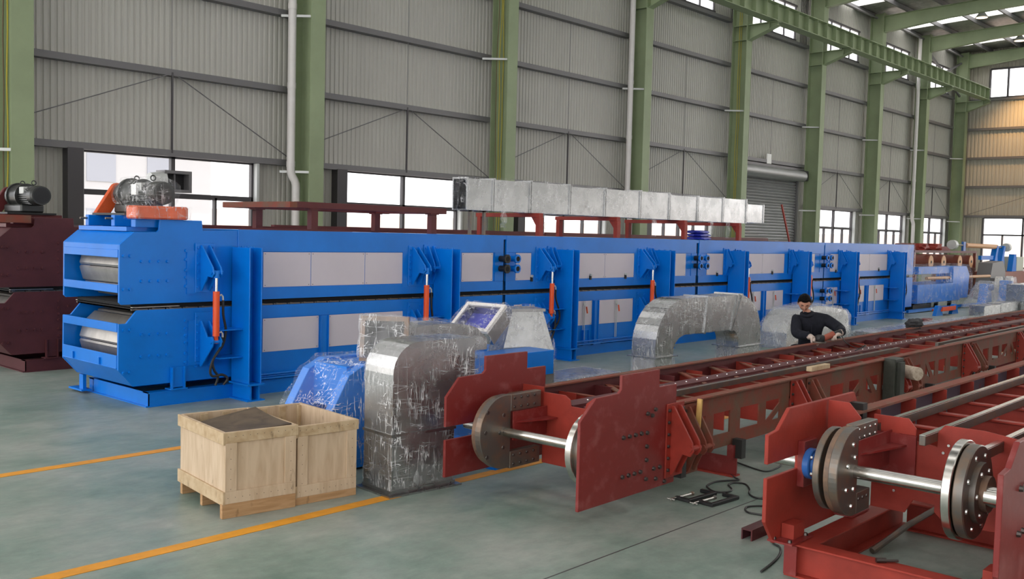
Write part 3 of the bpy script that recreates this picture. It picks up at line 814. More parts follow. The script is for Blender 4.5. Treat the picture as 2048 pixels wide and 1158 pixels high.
        MB().box(cx-.02, cx+.02, yc-.012, yc+.012, .68, .77).build('lug', 'orange', h)
        for z in (top-.05, .80):
            MB().tube([(cx+.03, yc, z), (cx+.06, yc-.01, z+.01), (cx+.075, yc-.01, z-.01), (cx+.08, yc-.01, z-.06)], .011, seg=8).build('hose_fitting', 'light_bar', h, smooth=True)
        if i < 2:
            p1 = [(cx+.08, yc-.01, top-.10), (cx+.09, yc, 1.0), (cx+.135, yc+.02, .82), (cx+.10, yc+.02, .66), (cx+.02, yc, .58), (cx-.04, yc, .48), (cx-.02, yc, .38), (cx+.04, yc+.02, .30), (cx+.02, yc+.04, .20)]
            p2 = [(cx+.08, yc-.01, .75), (cx+.05, yc, .62), (cx-.04, yc-.01, .50), (cx-.07, yc, .37), (cx-.03, yc, .31), (cx+.08, yc, .32), (cx+.15, yc, .27), (cx+.11, yc+.02, .20)]
        else:
            p1 = [(cx+.08, yc-.01, top-.10), (cx+.10, yc, 1.0), (cx+.20, yc+.01, .80), (cx+.22, yc+.02, .66), (cx+.13, yc+.03, .53), (cx-.03, yc, .46), (cx-.10, yc+.02, .38)]
            p2 = [(cx+.08, yc-.01, .75), (cx+.10, yc, .55), (cx+.06, yc+.02, .40), (cx-.04, yc+.03, .34), (cx-.09, yc+.04, .36)]
        for pp in (p1, p2): MB().tube(smooth_path(pp, 5), .015, seg=8).build('hose', 'rubber', h, smooth=True)
    # ---- pipe flanges at the joints
    for si in range(3):
        xj = (SECT[si][1]+SECT[si+1][0])/2
        for z in ((1.62, 1.47) if si < 2 else (1.62, 1.44, .84, .66)):
            for dx in (-.10, .13):
                o = MB().cyl((xj+dx, Y, z), (xj+dx, Y-.13, z), .045, seg=14).build('pipe_stub', paint if dx > 0 else 'black', P, smooth=True)
                MB().cyl((xj+dx, Y-.13, z), (xj+dx, Y-.165, z), .07, seg=10).build('pipe_flange', 'black' if (si == 0 and dx < 0) else paint, o, smooth=True)
                MB().cyl((xj+dx, Y-.166, z), (xj+dx, Y-.168, z), .04, seg=10).build('pipe_bore', 'void', o)
        MB().box(xj-.22, xj-.03, Y-.01, Y, 1.28, 1.71).build('joint_plate', paint, P); MB().box(xj+.03, xj+.22, Y-.01, Y, 1.28, 1.71).build('joint_plate', paint, P)
    # ---- gauges, levers, pipes
    for x in (11.5, 13.0, 14.0, 15.45, 17.1, 18.3, 19.4, 21.1, 22.6, 23.5, 25.2):
        o = MB().box(x-.02, x+.02, Y-.03, Y-.005, 1.26, 1.33).build('sensor_box', 'black', P)
        MB().cyl((x, Y-.02, 1.33), (x, Y-.03, 1.36), .022, seg=8).build('dial', 'light_bar', o)
    for x in (11.55, 12.85, 13.75, 15.55, 15.95, 17.0, 18.6, 19.5, 21.2, 22.5, 24.0, 25.0):
        v = MB(); v.cyl((x-.02, Y-.02, .25), (x-.02, Y-.02, .9), .006, seg=6); v.cyl((x+.02, Y-.02, .25), (x+.02, Y-.02, .9), .006, seg=6)
        v = v.build('capillary_pipes', 'light_bar', P)
        MB().box(x-.025, x+.025, Y-.035, Y-.01, .83, .87).build('valve_body', 'light_bar', v)
        MB().beam((x+.04, Y-.04, .81), (x+.06, Y-.045, .70), .014, .02).build('valve_lever', 'orange', v)
    for z, y in ((.205, Y-.03), (.235, Y-.05), (.185, Y-.06)):
        MB().cyl((6.5, y, z), (xmax, y, z), .012, seg=8).build('bottom_pipe', paint, P, smooth=True)
    # far end head
    MB().box(26.6, 27.7, Y+.02, YB-.02, 1.14, 1.97).build('tail_case', paint, P)
    MB().box(26.6, 27.7, Y+.02, YB-.02, .24, 1.06).build('tail_case', paint, P)
    src = MB().box(26.62, 27.72, Y+.0, YB, 1.1, 1.98)
    shell(src, 'plastic_film', 'film', P, .01, .02, cuts=6)
    b = MB(); b.box(6.05, 6.12, YB-.2, YB+.3, .0, .02); b.box(5.0, 5.12, YB-.15, YB+.2, .03, .05); b.box(5.04, 5.08, YB-.1, YB+.0, .05, .22)
    b.build('rear_foot', paint, P)
    return P

def smooth_path(pts, n=6):
    pts = [Vector(p) for p in pts]; out = []
    P = [pts[0]]+pts+[pts[-1]]
    for i in range(1, len(P)-2):
        p0, p1, p2, p3 = P[i-1], P[i], P[i+1], P[i+2]
        for k in range(n):
            t = k/n
            out.append(0.5*((2*p1)+(-p0+p2)*t+(2*p0-5*p1+4*p2-p3)*t*t+(-p0+3*p1-3*p2+p3)*t**3))
    out.append(pts[-1]); return out

blue_press = press('laminating_press', 'long blue double belt press with white side panels and orange cylinders', 10.1, 'blue', 'white_sheet')
red_press = press('laminating_press', 'dark maroon double belt press standing behind the blue one', 13.46, 'maroon_dark', 'white_sheet', full=False)
# red press upper rails that peek over the blue press
for i, (a, b_, z) in enumerate(((6.3, 10.0, 2.02), (9.2, 16, 2.05), (16.3, 26.4, 2.05))):
    MB().box(a, b_, 13.5+.2*i, 13.6+.2*i, 1.97, z).build('top_rail', 'maroon', red_press)

# ---- drive units on top of the heads
def drive(Y, label_m, wrapped, guard_mat):
    x, z = 5.52, 2.36
    s = thing('drive_slide', (5.4, Y+.8, 1.92), 'blue sliding motor base on the press head' if wrapped else 'maroon sliding motor base on the far press head', 'motor base')
    pm = 'blue' if wrapped else 'maroon'
    MB().box(5.06, 5.62, Y+.06, Y+.16, 1.97, 2.055).build('slide_beam', pm, s, bevel=.004)
    MB().box(5.06, 5.9, Y+.55, Y+.63, 1.975, 2.10).build('slide_beam', pm, s, bevel=.004)
    MB().box(5.06, 5.9, Y+1.2, Y+1.28, 1.975, 2.10).build('slide_beam', pm, s, bevel=.004)
    MB().box(5.0, 5.85, Y+.14, Y+1.32, 1.925, 1.972).build('slide_plate', pm, s)
    MB().box(5.15, 5.8, Y+.5, Y+1.3, 2.10, 2.125).build('mount_plate', 'black', s)
    for y in (Y+.6, Y+1.24): MB().cyl((4.98, y, 2.06), (5.2, y, 2.06), .012, seg=8).build('jack_screw', 'dark_steel', s)
    mo = thing('gear_motor', (x, Y+.8, 2.12), label_m, 'motor', 'drive motors on the presses')
    r = .137
    MB().cyl((x, Y+.30, z), (x, Y+.36, z), r*.93, r, seg=28).build('fan_cover', 'motor', mo, smooth=True)
    MB().cyl((x, Y+.36, z), (x, Y+.48, z), r, seg=28).build('fan_cover', 'motor', mo, smooth=True)
    MB().cyl((x, Y+.298, z), (x, Y+.30, z), r*.8, seg=24).build('fan_grille', 'black', mo)
    f = MB().cyl((x, Y+.48, z), (x, Y+.78, z), r*.86, seg=24)
    for i in range(26):
        a = 2*pi*i/26
        f.beam((x+cos(a)*r*.92, Y+.48, z+sin(a)*r*.92), (x+cos(a)*r*.92, Y+.78, z+sin(a)*r*.92), .012, .012)
    f.build('finned_body', 'motor', mo)
    MB().cyl((x, Y+.78, z), (x, Y+.83, z), r*1.25, seg=24).build('end_flange', 'motor', mo, smooth=True)
    MB().cyl((x, Y+.83, z), (x, Y+1.05, z), r*1.12, r*1.2, seg=24).build('gear_case', 'motor', mo, smooth=True)
    MB().cyl((x, Y+1.05, z), (x, Y+1.10, z), r*1.35, seg=24).build('end_flange', 'motor', mo, smooth=True)
    MB().cyl((x, Y+1.10, z), (x, Y+1.295, z), r*.9, seg=20).build('gear_case', 'motor', mo, smooth=True)
    MB().box(x-.16, x+.16, Y+.6, Y+1.2, 2.127, 2.24).build('motor_foot', 'motor', mo, bevel=.02)
    MB().box(x-.13, x-.06, Y+.60, Y+.74, z+.02, z+.12).build('terminal_box', 'light_bar', mo, bevel=.008)
    for y in (Y+.56, Y+.95):
        MB().tube([(x+.03*cos(t), y, z+r+.04+.03*sin(t)) for t in [radians(a) for a in range(-90, 271, 30)]], .008, seg=6).build('lifting_eye', 'motor', mo, smooth=True)
    if wrapped:
        src = MB().cyl((x, Y+.285, z), (x, Y+1.15, z), r*1.2, r*1.35, seg=14)
        shell(src, 'plastic_film', 'film', mo, .01, .03, 7, cuts=4)
        MB().box(x-.165, x-.14, Y+.64, Y+.76, z-.02, z+.10).build('paper_tag', 'tag_white', mo)
    g = thing('belt_guard', (5.3, Y+1.33, 1.95), 'orange slanted belt guard beside the wrapped motor' if wrapped else 'maroon slanted belt guard at the far press motor', 'guard')
    c0, c1 = Vector((5.22, 2.03)), Vector((5.46, 2.41))
    dv = (c1-c0).normalized(); nv = Vector((-dv.y, dv.x)); hw = .08; a0 = math.degrees(math.atan2(nv.y, nv.x))
    poly = [tuple(c0+nv*hw)]+[tuple(q) for q in arc(c1.x, c1.y, hw, hw, a0, a0-180, 10)]+[tuple(c0-nv*hw)]
    MB().prism(poly, 'y', Y+1.30, Y+1.365).build('cover', guard_mat, g, bevel=.01)
    return mo
drive(10.1, 'black gear motor wrapped in clear film on the blue press', True, 'orange_cover')
drive(13.46, 'black finned gear motor without film on the maroon press', False, 'maroon')
g = thing('belt_guard', (5.3, 10.2, 2.06), 'orange film wrapped rounded cover on the blue press head', 'guard')
poly = [(5.02, 2.06)]+[(5.02, 2.205), (5.36, 2.21)]
top = [(5.02, 10.06), (5.40, 10.06), (5.44, 10.04), (5.60, 10.04), (5.64, 10.09), (5.64, 10.26), (5.60, 10.30), (5.02, 10.30)]
MB().prism(top, 'z', 2.062, 2.205).build('cover', 'orange_cover', g, bevel=.015)
shell(MB().box(5.01, 5.65, 10.03, 10.31, 2.064, 2.21), 'plastic_film', 'film_light', g, .003, .008, cuts=6)
# maroon deck beam at the far head
MB().box(4.6, 5.24, 13.40, 13.56, 1.985, 2.085).build('channel_beam', 'rust_red', label='reddish channel beam lying on the maroon press head', cat='beam')

# ================================================================== ON TOP OF THE BLUE PRESS
T = 1.97
tb = thing('support_table', (8.4, 10.8, T), 'low maroon steel frame table standing on the blue press', 'frame')
MB().box(7.05, 7.16, 10.17, 11.72, 2.255, 2.33).build('end_beam', 'rust_red', tb, bevel=.004)
MB().box(7.16, 9.72, 10.17, 10.25, 2.255, 2.335).build('side_beam', 'maroon', tb, bevel=.004)
MB().box(7.16, 9.9, 11.64, 11.72, 2.255, 2.335).build('side_beam', 'maroon', tb, bevel=.004)
MB().box(9.62, 9.72, 10.25, 11.64, 2.255, 2.335).build('end_beam', 'maroon', tb, bevel=.004)
for x, y in ((7.42, 10.21), (9.47, 10.21), (7.42, 11.45), (9.47, 11.45)):
    b = MB().box(x-.05, x+.05, y-.045, y+.045, T, 2.24); b.box(x-.08, x+.08, y-.06, y+.06, 2.24, 2.255)
    b.build('post', 'maroon', tb)
MB().box(6.35, 8.0, 10.14, 10.20, T+.001, T+.022).build('base_rail', 'maroon', tb); 
MB().box(6.35, 9.9, 11.38, 11.49, T+.001, T+.02).build('base_rail', 'maroon', tb)
lb = ['leftmost', 'second', 'third', 'fourth']
for i, x in enumerate((11.71, 13.77, 15.92, 17.97)):
    s = thing('duct_support', (x, 10.8, T), lb[i]+' red steel goal-post support under the galvanized duct run', 'support', 'red supports under the duct run')
    MB().box(x-.05, x+.05, 10.10, 11.50, 2.27, 2.335).build('cross_beam', 'red_primer', s, bevel=.003)
    for y in (10.13, 11.43):
        MB().box(x-.05, x+.05, y-.04, y+.04, T+.003, 2.27).build('post', 'red_primer', s, bevel=.003)
    MB().prism([(10.17, 2.27), (10.30, 2.27), (10.17, 2.10)], 'x', x-.006, x+.006).build('gusset', 'red_primer', s)
for x in (10.32, 10.62):
    s = thing('duct_support', (x, 10.4, T), 'thin dark angle post under the left end of the duct run' if x < 10.5 else 'thin dark angle post second under the duct run', 'support')
    MB().box(x-.02, x+.02, 10.28, 10.32, T, 2.335).build('post', 'dark_steel', s); MB().box(x-.02, x+.02, 10.28, 10.5, 2.315, 2.335).build('shelf_arm', 'dark_steel', s)
    MB().box(x-.05, x+.05, 10.25, 10.35, T, T+.01).build('foot', 'dark_steel', s)
edges = [10.17, 10.75, 11.60, 12.59, 13.55, 14.60, 15.55, 16.54, 17.50, 18.45, 19.20]
ordn = ['leftmost open-ended', 'second', 'third', 'fourth', 'fifth', 'sixth', 'seventh', 'eighth', 'ninth', 'rightmost']
for i in range(10):
    a, b_ = edges[i]+.006, edges[i+1]-.006
    z0, z1, y0, y1 = 2.337, 2.80+.012*((i*7) % 3), 10.24, 10.52
    if i == 9: z0, z1 = 2.36, 2.74
    s = thing('duct_section', ((a+b_)/2, 10.38, z0), ordn[i]+' galvanized duct section of the film wrapped run on the press', 'duct', 'duct sections lying on the press')
    t = .006
    sk = MB(); sk.box(a, b_, y0, y0+t, z0, z1); sk.box(a, b_, y1-t, y1, z0, z1); sk.box(a, b_, y0+t, y1-t, z0, z0+t); sk.box(a, b_, y0+t, y1-t, z1-t, z1)
    sk.build('sheet_metal', 'galv', s)
    for x in (a, b_-.025):
        f = MB(); f.ring([(y0-.018, z0-.001), (y1+.018, z0-.001), (y1+.018, z1+.018), (y0-.018, z1+.018)], [(y0+.01, z0+.01), (y1-.01, z0+.01), (y1-.01, z1-.01), (y0+.01, z1-.01)], 'x', x, x+.025, closed=True)
        f.build('flange', 'galv', s)
    shell(MB().box(a-.004, b_+.004, y0-.02, y1+.02, z0-.0, z1+.02), 'plastic_film', 'film_light', s, .004, .012, 6, cuts=6, seed=i)
    if i in (1, 2, 4, 5, 7, 8):     # torn film hanging below
        x0 = a+.1+.05*i % .4; n = 6
        vs = []; w = .10+.05*(i % 3)
        for j in range(n+1):
            for k in range(4):
                x = x0+w*(k/3)*(1-.6*abs(j/n-.5))+.03*noise.noise(Vector((j*.7, i, k)))
                vs.append((x, 10.22+.03*noise.noise(Vector((j*.9, i*2, k+5))), z0+.01-.05*j*(.6+.25*(i % 3))))
        fs = [(j*4+k, j*4+k+1, (j+1)*4+k+1, (j+1)*4+k) for j in range(n) for k in range(3)]
        MB().add(vs, fs).build('hanging_film', 'film_dense', s)
def lumpy(name, pos, sc, mat, parent=None, seed=0, amp=.25, freq=3, sq=1.25, **kw):
    b = MB(); b.sphere((0, 0, 0), 1, 18, 12)
    def fn(p):
        d = p.normalized()*(1+amp*noise.noise(p*freq*.6+Vector((seed, 0, 0))))
        q = Vector((max(-1, min(1, d.x*sq)), max(-1, min(1, d.y*sq)), max(-1, min(1, d.z*sq*1.04))))
        return Vector((pos[0]+q.x*sc[0], pos[1]+q.y*sc[1], pos[2]+q.z*sc[2]))
    b.xf(fn); return b.build(name, mat, parent, smooth=True, **kw)
for i in range(3):
    lumpy('plastic_bag', (16.75-.03*i+.01, 10.32, T+.032+.062*i), (.28-.015*i, .16, .031), 'bag_blue', seed=i, amp=.12,
          label=['bottom', 'middle', 'top'][i]+' dark blue plastic bag of the pile beside the duct supports', cat='bag', group='blue bags on the press')
lad = thing('ladder_post', (34.6, 17.3, 0), 'thin red slanted pole leaning by the roller shutter', 'pole')
MB().beam((34.8, 16.9, 0.0), (34.0, 17.4, 3.35), .07, .05).build('pole', 'red_primer', lad)
fan = thing('ventilation_fan', (9.6, 17.6, 2.64), 'grey box fan with round duct in the left window', 'fan')
MB().ring([(9.30, 2.635), (9.86, 2.635), (9.86, 3.05), (9.30, 3.05)], [(9.36, 2.69), (9.80, 2.69), (9.80, 2.99), (9.36, 2.99)], 'y', 17.5, 17.85, closed=True).build('box', 'girt', fan)
MB().box(9.52, 9.54, 17.55, 17.6, 2.69, 2.99).build('louvre', 'girt', fan); MB().box(9.36, 9.80, 17.70, 17.72, 2.69, 2.99).build('back', 'black', fan)
MB().cyl((9.33, 17.62, 2.84), (9.05, 17.62, 2.84), .19, .15, seg=18).build('round_duct', 'light_bar', fan, smooth=True)

# ================================================================== RED FRAMES IN THE FOREGROUND
def half_disc(mb, x, z, r, y0, y1, cut, n=20, notch=0):
    """disc of radius r round (x,z), straight edge at x+cut"""
    a = math.degrees(math.acos(max(-1, min(1, cut/r))))
    pts = []
    for i in range(n+1):
        t = a+(360-2*a)*i/n
        rr = r-(notch if (notch and i % 3 == 1) else 0)
        pts.append((x+rr*cos(radians(t)), z+rr*sin(radians(t))))
    return mb.prism(pts, 'y', y0, y1)

# ---------------- frame with the worker
F1 = thing('conveyor_frame', (5.07, 4.0, 0), 'long dark red conveyor frame the worker is grinding, half discs at its end', 'machine frame', rot=radians(1.0), local=True)
near1 = [(0, .15), (1.19, .15), (1.19, .90), (.95, .90), (.95, 1.03), (.47, 1.03), (.47, .93), (.44, .905), (.17, .90), (0, .76)]
far1 = [(0, .15), (1.17, .15), (1.17, .90), (.93, .90), (.93, 1.04), (.43, 1.04), (.43, .93), (.40, .905), (.14, .90), (0, .76), (0, .535), (.36, .535), (.36, .435), (0, .435)]
pl = MB().prism(near1, 'y', -.02, .005).build('end_plate', 'red_plate', F1, bevel=.003)
bt = [(.50+.075*i, 0, z) for i in range(4) for z in (.585, .305)]
bt += [(.80, 0, z) for z in (.72, .58, .48, .38, .24)]+[(.86, 0, .70), (.90, 0, .74), (.98, 0, .30), (.93, 0, .22), (.90, 0, .30), (1.05, 0, .18)]
bolts([(a, -.02, z) for a, _, z in bt], .017, '-y', .016, 8).build('bolt_heads', 'bolt', pl)
pl = MB().prism(far1, 'y', 1.245, 1.27).build('end_plate', 'red_plate', F1, bevel=.003)
# far half disc, bearing, shaft
sx, sz = .40, .485
o = MB().box(sx-.06, sx+.10, 1.20, 1.245, .36, .62).build('bearing_plate', 'red_plate', F1)
MB().cyl((sx, 1.12, sz), (sx, 1.2, sz), .10, seg=20).build('bearing_housing', 'bearing_blue', F1, smooth=True)
MB().cyl((sx, 0.06, sz), (sx, 1.42, sz), .036, seg=24).build('shaft', 'machined', F1, smooth=True)
o = half_disc(MB(), sx, sz, .285, 1.00, 1.055, .06, 30).build('half_disc', 'dark_steel', F1, bevel=.004)
half_disc(MB(), sx, sz, .27, 1.055, 1.10, .06, 30).build('disc_rim', 'rust_steel', o)
bolts([(sx-.20, 1.0, sz+.17), (sx-.02, 1.0, sz+.13), (sx-.22, 1.0, sz+.02), (sx-.06, 1.0, sz), (sx-.20, 1.0, sz-.17), (sx-.02, 1.0, sz-.12)], .018, '-y', .004, 10).build('bolt_heads', 'bolt', o)
for zc in (.70, .255):
    g = MB().box(sx+.06, sx+.42, 1.0, 1.06, zc-.065, zc+.065).build('guide_rail_block', 'dark_steel', F1, bevel=.004)
    bolts([(sx+.10+.08*i, 1.0, zc+dz) for i in range(4) for dz in (-.035, .035)], .013, '-y', .008, 8).build('bolt_heads', 'bolt', g)
o = MB().cyl((sx, .16, sz), (sx, .215, sz), .265, seg=40).build('guide_disc', 'machined', F1, smooth=True, bevel=.004)
MB().cyl((sx, .10, sz), (sx, .16, sz), .235, seg=40).build('disc_hub_plate', 'dark_steel', o, smooth=True)
MB().cyl((sx, .05, sz), (sx, .10, sz), .10, seg=20).build('bearing_housing', 'bearing_blue', F1, smooth=True)
# arm bracket carrying the discs and the cross plate
def disc_arm(P, x0, x1, y, z):
    b = MB(); b.box(x0, x1, y, y+.012, z-.10, z+.12); b.build('arm_plate', 'red_plate', P)
    MB().prism([(x0+.03, y), (x1, y), (x1, y-.11), (x0+.12, y-.03)], 'z', z+.03, z+.042).build('arm_shelf', 'red_plate', P)
disc_arm(F1, sx+.06, .86, .97, sz+.03)
cross1 = [(1.16, .10), (1.16, .74), (1.0, .74), (.88, .74), (.82, .705), (.80, .66), (.66, .66), (.66, .70), (.58, .75), (.30, .74), (.28, .60), (.28, .20), (.36, .17), (.80, .17), (.86, .10)]
cross1 = [(1.02, .17), (1.02, .74), (.80, .74), (.75, .71), (.74, .66), (.60, .66), (.59, .70), (.52, .75), (.14, .74), (.10, .70), (.10, .17)]
MB().prism(cross1, 'x', .87, .885).build('cross_plate', 'red_primer', F1, bevel=.002)
MB().box(.875, .885, 1.02, 1.24, .60, .78).build('cross_plate_ear', 'red_primer', F1)
# rails: length L
L = 22.0
def truss_rail(P, y, x0, x1, zb, zt, mat):
    b = MB().box(x0, x1, y, y+.014, zt-.15, zt).build('top_chord', mat, P)
    MB().box(x0, x1, y-.035, y+.05, zt, zt+.012).build('top_flange', mat, P)
    MB().box(x0, x1, y, y+.014, zb, zb+.11).build('bottom_chord', mat, P)
    x = x0+.18; i = 0
    posts = []
    while x < x1-.2:
        w = .13 if i % 2 else .18
        MB().box(x, x+w, y+.0, y+.013, zb+.11, zt-.15).build('rail_post', mat, P)
        if i % 4 == 0:
            xa, xb = x+w, x+.62
            MB().prism([(xa, zb+.11), (xa+.14, zb+.11), (xa, zt-.28)], 'y', y, y+.013).build('rail_gusset', mat, P)
            MB().prism([(xa, zt-.15), (xa+.1, zt-.15), (xa+.30, zb+.11), (xa+.18, zb+.11)], 'y', y+.001, y+.012).build('rail_diagonal', mat, P)
        if i % 4 == 3:
            xa = x+w
            MB().prism([(xa+.34, zt-.15), (xa+.46, zt-.15), (xa+.12, zb+.11), (xa, zb+.11)], 'y', y+.001, y+.012).build('rail_diagonal', mat, P)
        x += .40 if i % 2 else .52; i += 1
truss_rail(F1, .075, 1.10, L, .27, .715, 'rust_red')
MB().box(.70, L, 1.285, 1.30, .27, .715).build('far_rail', 'maroon', F1)
MB().box(.70, L, 1.24, 1.32, .715, .727).build('far_rail_flange', 'rust_red', F1)
x = 1.4; i = 0
while x < L:
    MB().box(x, x+.012, 1.10, 1.285, .42, .66).build('far_rail_rib', 'maroon' if i % 2 else 'red_primer', F1); x += .52; i += 1
x = 1.5; i = 0
while x < L:
    c = MB().box(x, x+.012, .09, 1.285, .40, .632).build('cross_member', 'red_primer', F1)
    MB().box(x-.012, x+.03, .09, 1.285, .632, .642).build('cross_member_flange', 'rust_red', c)
    if i < 10: MB().beam((x+.03, .60, .648), (x+.58, 1.26, .648), .05, .012).build('plan_brace', 'rust_red', F1)
    x += .62; i += 1
MB().box(.9, L, .74, .90, .655, .665).build('deck_strip', 'maroon', F1)
MB().box(.9, L, .74, .75, .60, .655).build('deck_strip_lip', 'maroon', F1)
bolts([(1.2+.19*i, .82, .665) for i in range(60)], .009, 'z', .006, 6).build('bolt_heads', 'bolt_bright', F1)
MB().box(.9, 7.3, .50, .54, .643, .69).build('guide_bar', 'dark_steel', F1); MB().box(.9, 7.3, .62, .635, .643, .67).build('guide_bar', 'maroon', F1)
MB().box(8.3, L, .36, .40, .643, .69).build('guide_bar', 'dark_steel', F1); MB().box(8.3, L, .27, .295, .643, .68).build('guide_bar', 'dark_steel', F1)
for x in (2.25, 7.0, 12.0, 17.0):
    MB().box(x-.06, x+.06, .02, 1.36, 0, .012).build('stand_foot', 'red_primer', F1)
    s = MB().box(x-.006, x+.006, .02, 1.36, .012, .16).build('stand_beam', 'red_plate', F1)
    for y in (.06, 1.28): MB().box(x-.05, x+.05, y-.03, y+.03, .16, .27).build('stand_post', 'red_plate', s)
for j, x in enumerate((1.33, 3.55, 6.05, 8.6, 11.2, 13.8)):
    if j == 0: tri_bracket(F1, x-.16, -.02, .44, 'red_primer', True, k=.72)
    else: tri_bracket(F1, x-.12, .07, .40, 'red_primer', True, k=.66)
    tri_bracket(F1, x+.22, .07, .38, 'rust_red', True, k=.66)
    for dx in (-.05, .9):
        MB().box(x+dx, x+dx+.07, -.03, .06, .14 if j else .16, .32).build('rubber_block', 'rubber', F1)
# ---------------- right foreground frame
F2 = thing('conveyor_frame', (5.21, 1.44, 0), 'bright red conveyor frame with steel discs at the right edge', 'machine frame', rot=radians(0.3), local=True)
near2 = [(0, .34), (.12, .19), (1.27, .19), (1.27, .91), (1.21, .99), (.26, .99), (.12, .875), (0, .86)]
far2 = [(0, .34), (.12, .19), (1.27, .19), (1.27, .91), (1.21, .99), (.26, .99), (.12, .875), (0, .86), (0, .685), (.40, .685), (.40, .60), (0, .60)]
pl = MB().prism(near2, 'y', -.03, .0).build('end_plate', 'red_plate', F2, bevel=.003)
bolts([(.30+.08*i, -.03, z) for i in range(3) for z in (.74, .5)], .018, '-y', .02, 8).build('bolt_heads', 'bolt', pl)
pl = MB().prism(far2, 'y', 1.245, 1.27).build('end_plate', 'red_primer', F2, bevel=.003)
MB().box(1.13, 1.20, 1.15, 1.245, .78, .93).build('rubber_block', 'rubber', F2)
sx, sz = .44, .635
MB().box(sx-.055, sx+.12, 1.20, 1.245, .49, .775).build('bearing_plate', 'red_plate', F2, bevel=.003)
o = MB().cyl((sx, 1.155, sz), (sx, 1.2, sz), .095, seg=24).build('bearing_housing', 'bearing_blue', F2, smooth=True, bevel=.006)
MB().cyl((sx, 1.12, sz), (sx, 1.155, sz), .07, seg=20).build('bearing_seal', 'bearing_blue', o, smooth=True)
bolts([(sx-.075*cos(a), 1.155, sz+.075*sin(a)) for a in (.7, 2.4, 3.9, 5.5)], .014, '-y', .012, 6).build('bolt_heads', 'bolt_bright', o)
MB().cyl((sx, .0, sz), (sx, 1.46, sz), .04, seg=28).build('shaft', 'machined', F2, smooth=True)
MB().cyl((sx, .03, sz), (sx, .17, sz), .055, seg=24).build('shaft_collar', 'machined', F2, smooth=True)
o = half_disc(MB(), sx, sz, .265, .90, .955, .03, 32).build('half_disc', 'dark_steel', F2, bevel=.004)
half_disc(MB(), sx, sz, .26, .955, .985, .03, 32).build('disc_rim', 'rust_steel', o)
MB().cyl((sx, 1.02, sz), (sx, 1.06, sz), .25, seg=36).build('guide_disc', 'dark_steel', F2, smooth=True, bevel=.004)
bolts([(sx-.05, .90, sz+.17), (sx-.12, .90, sz+.05), (sx-.02, .90, sz+.09), (sx-.13, .90, sz-.09), (sx-.03, .90, sz-.10), (sx-.05, .90, sz-.20)], .015, '-y', .01, 10).build('bolt_heads', 'bolt_bright', o)
g = MB().box(sx+.03, sx+.36, .92, .985, .80, .905).build('guide_rail_block', 'dark_steel', F2, bevel=.004)
bolts([(sx+.08+.08*i, .92, .85+dz) for i in range(4) for dz in (-.025, .025)], .010, '-y', .006, 8).build('bolt_heads', 'bolt_bright', g)
g = MB().box(sx+.03, sx+.23, .90, .985, .37, .50).build('guide_rail_block', 'dark_steel', F2, bevel=.004)
bolts([(sx+.06+.06*i, .90, .46) for i in range(3)], .012, '-y', .006, 8).build('bolt_heads', 'bolt', g)
o = MB().cyl((sx+.05, .29, sz), (sx+.05, .338, sz), .28, seg=48).build('guide_disc', 'machined', F2, smooth=True, bevel=.004)
o2 = MB().cyl((sx+.05, .225, sz), (sx+.05, .285, sz), .262, seg=40).build('guide_disc', 'dark_steel', F2, smooth=True, bevel=.006)
MB().cyl((sx+.05, .195, sz), (sx+.05, .225, sz), .17, seg=30).build('disc_hub', 'dark_steel', o2, smooth=True)
MB().cyl((sx+.05, .16, sz), (sx+.05, .195, sz), .10, seg=24).build('disc_hub_ring', 'rust_steel', o2, smooth=True)
bolts([(sx+.05+.21*cos(a), .225, sz+.21*sin(a)) for a in [radians(20+45*i) for i in range(8)]]+[(sx+.05+.13*cos(a), .195, sz+.13*sin(a)) for a in [radians(60*i) for i in range(6)]], .016, '-y', .008, 8).build('bolt_heads', 'bolt_bright', o2)
disc_arm(F2, sx+.03, .99, .90, sz+.06)
MB().box(.965, .985, .74, 1.02, .47, .80).build('arm_flange', 'red_plate', F2)
cross2 = [(1.02, .30), (1.02, .90), (.80, .90), (.75, .84), (.75, .765), (.62, .75), (.62, .84), (.58, .89), (.35, .89), (.10, .86), (.10, .30), (.55, .28), (.62, .34), (.62, .385), (.75, .39), (.80, .30)]
cp = MB().prism(cross2, 'x', .99, 1.002).build('cross_plate', 'red_primer', F2, bevel=.002)
bolts([(.99, .87, .79), (.99, .55, .77), (.99, .87, .43), (.99, .56, .42), (.99, .58, .72)], .011, '-x', .01, 8).build('bolt_heads', 'bolt_bright', cp)
MB().prism([(1.02, .80), (1.235, .80), (1.235, .985), (1.10, .985), (1.02, .90)], 'x', .78, .79).build('corner_gusset', 'red_primer', F2)
L2 = 14.0
r = MB(); r.box(1.0, L2, 1.225, 1.235, .52, .87).build('channel_web', 'purple_primer', F2)
MB().box(1.0, L2, 1.14, 1.235, .87, .885).build('channel_flange', 'rust_red', F2); MB().box(1.0, L2, 1.14, 1.235, .52, .53).build('channel_flange', 'purple_primer', F2)
MB().box(1.27, L2, .0, .012, .52, .87).build('channel_web', 'purple_primer', F2); MB().box(1.27, L2, .0, .09, .87, .885).build('channel_flange', 'rust_red', F2)
x = 1.35; i = 0
while x < L2:
    MB().box(x, x+.012, 1.12, 1.225, .53, .87).build('channel_rib', 'red_primer', F2)
    c = MB().box(x+.1, x+.112, .012, 1.14, .60, .77).build('cross_member', 'red_primer', F2)
    MB().box(x+.07, x+.14, .012, 1.14, .77, .782).build('cross_member_flange', 'red_primer', c)
    for y in (.64,):
        MB().box(x+.12, x+.70, y+.10, y+.112, .56, .70).build('stringer', 'purple_primer', F2)
        MB().box(x+.12, x+.70, y-.35, y-.338, .56, .70).build('stringer', 'purple_primer', F2)
    x += .66; i += 1
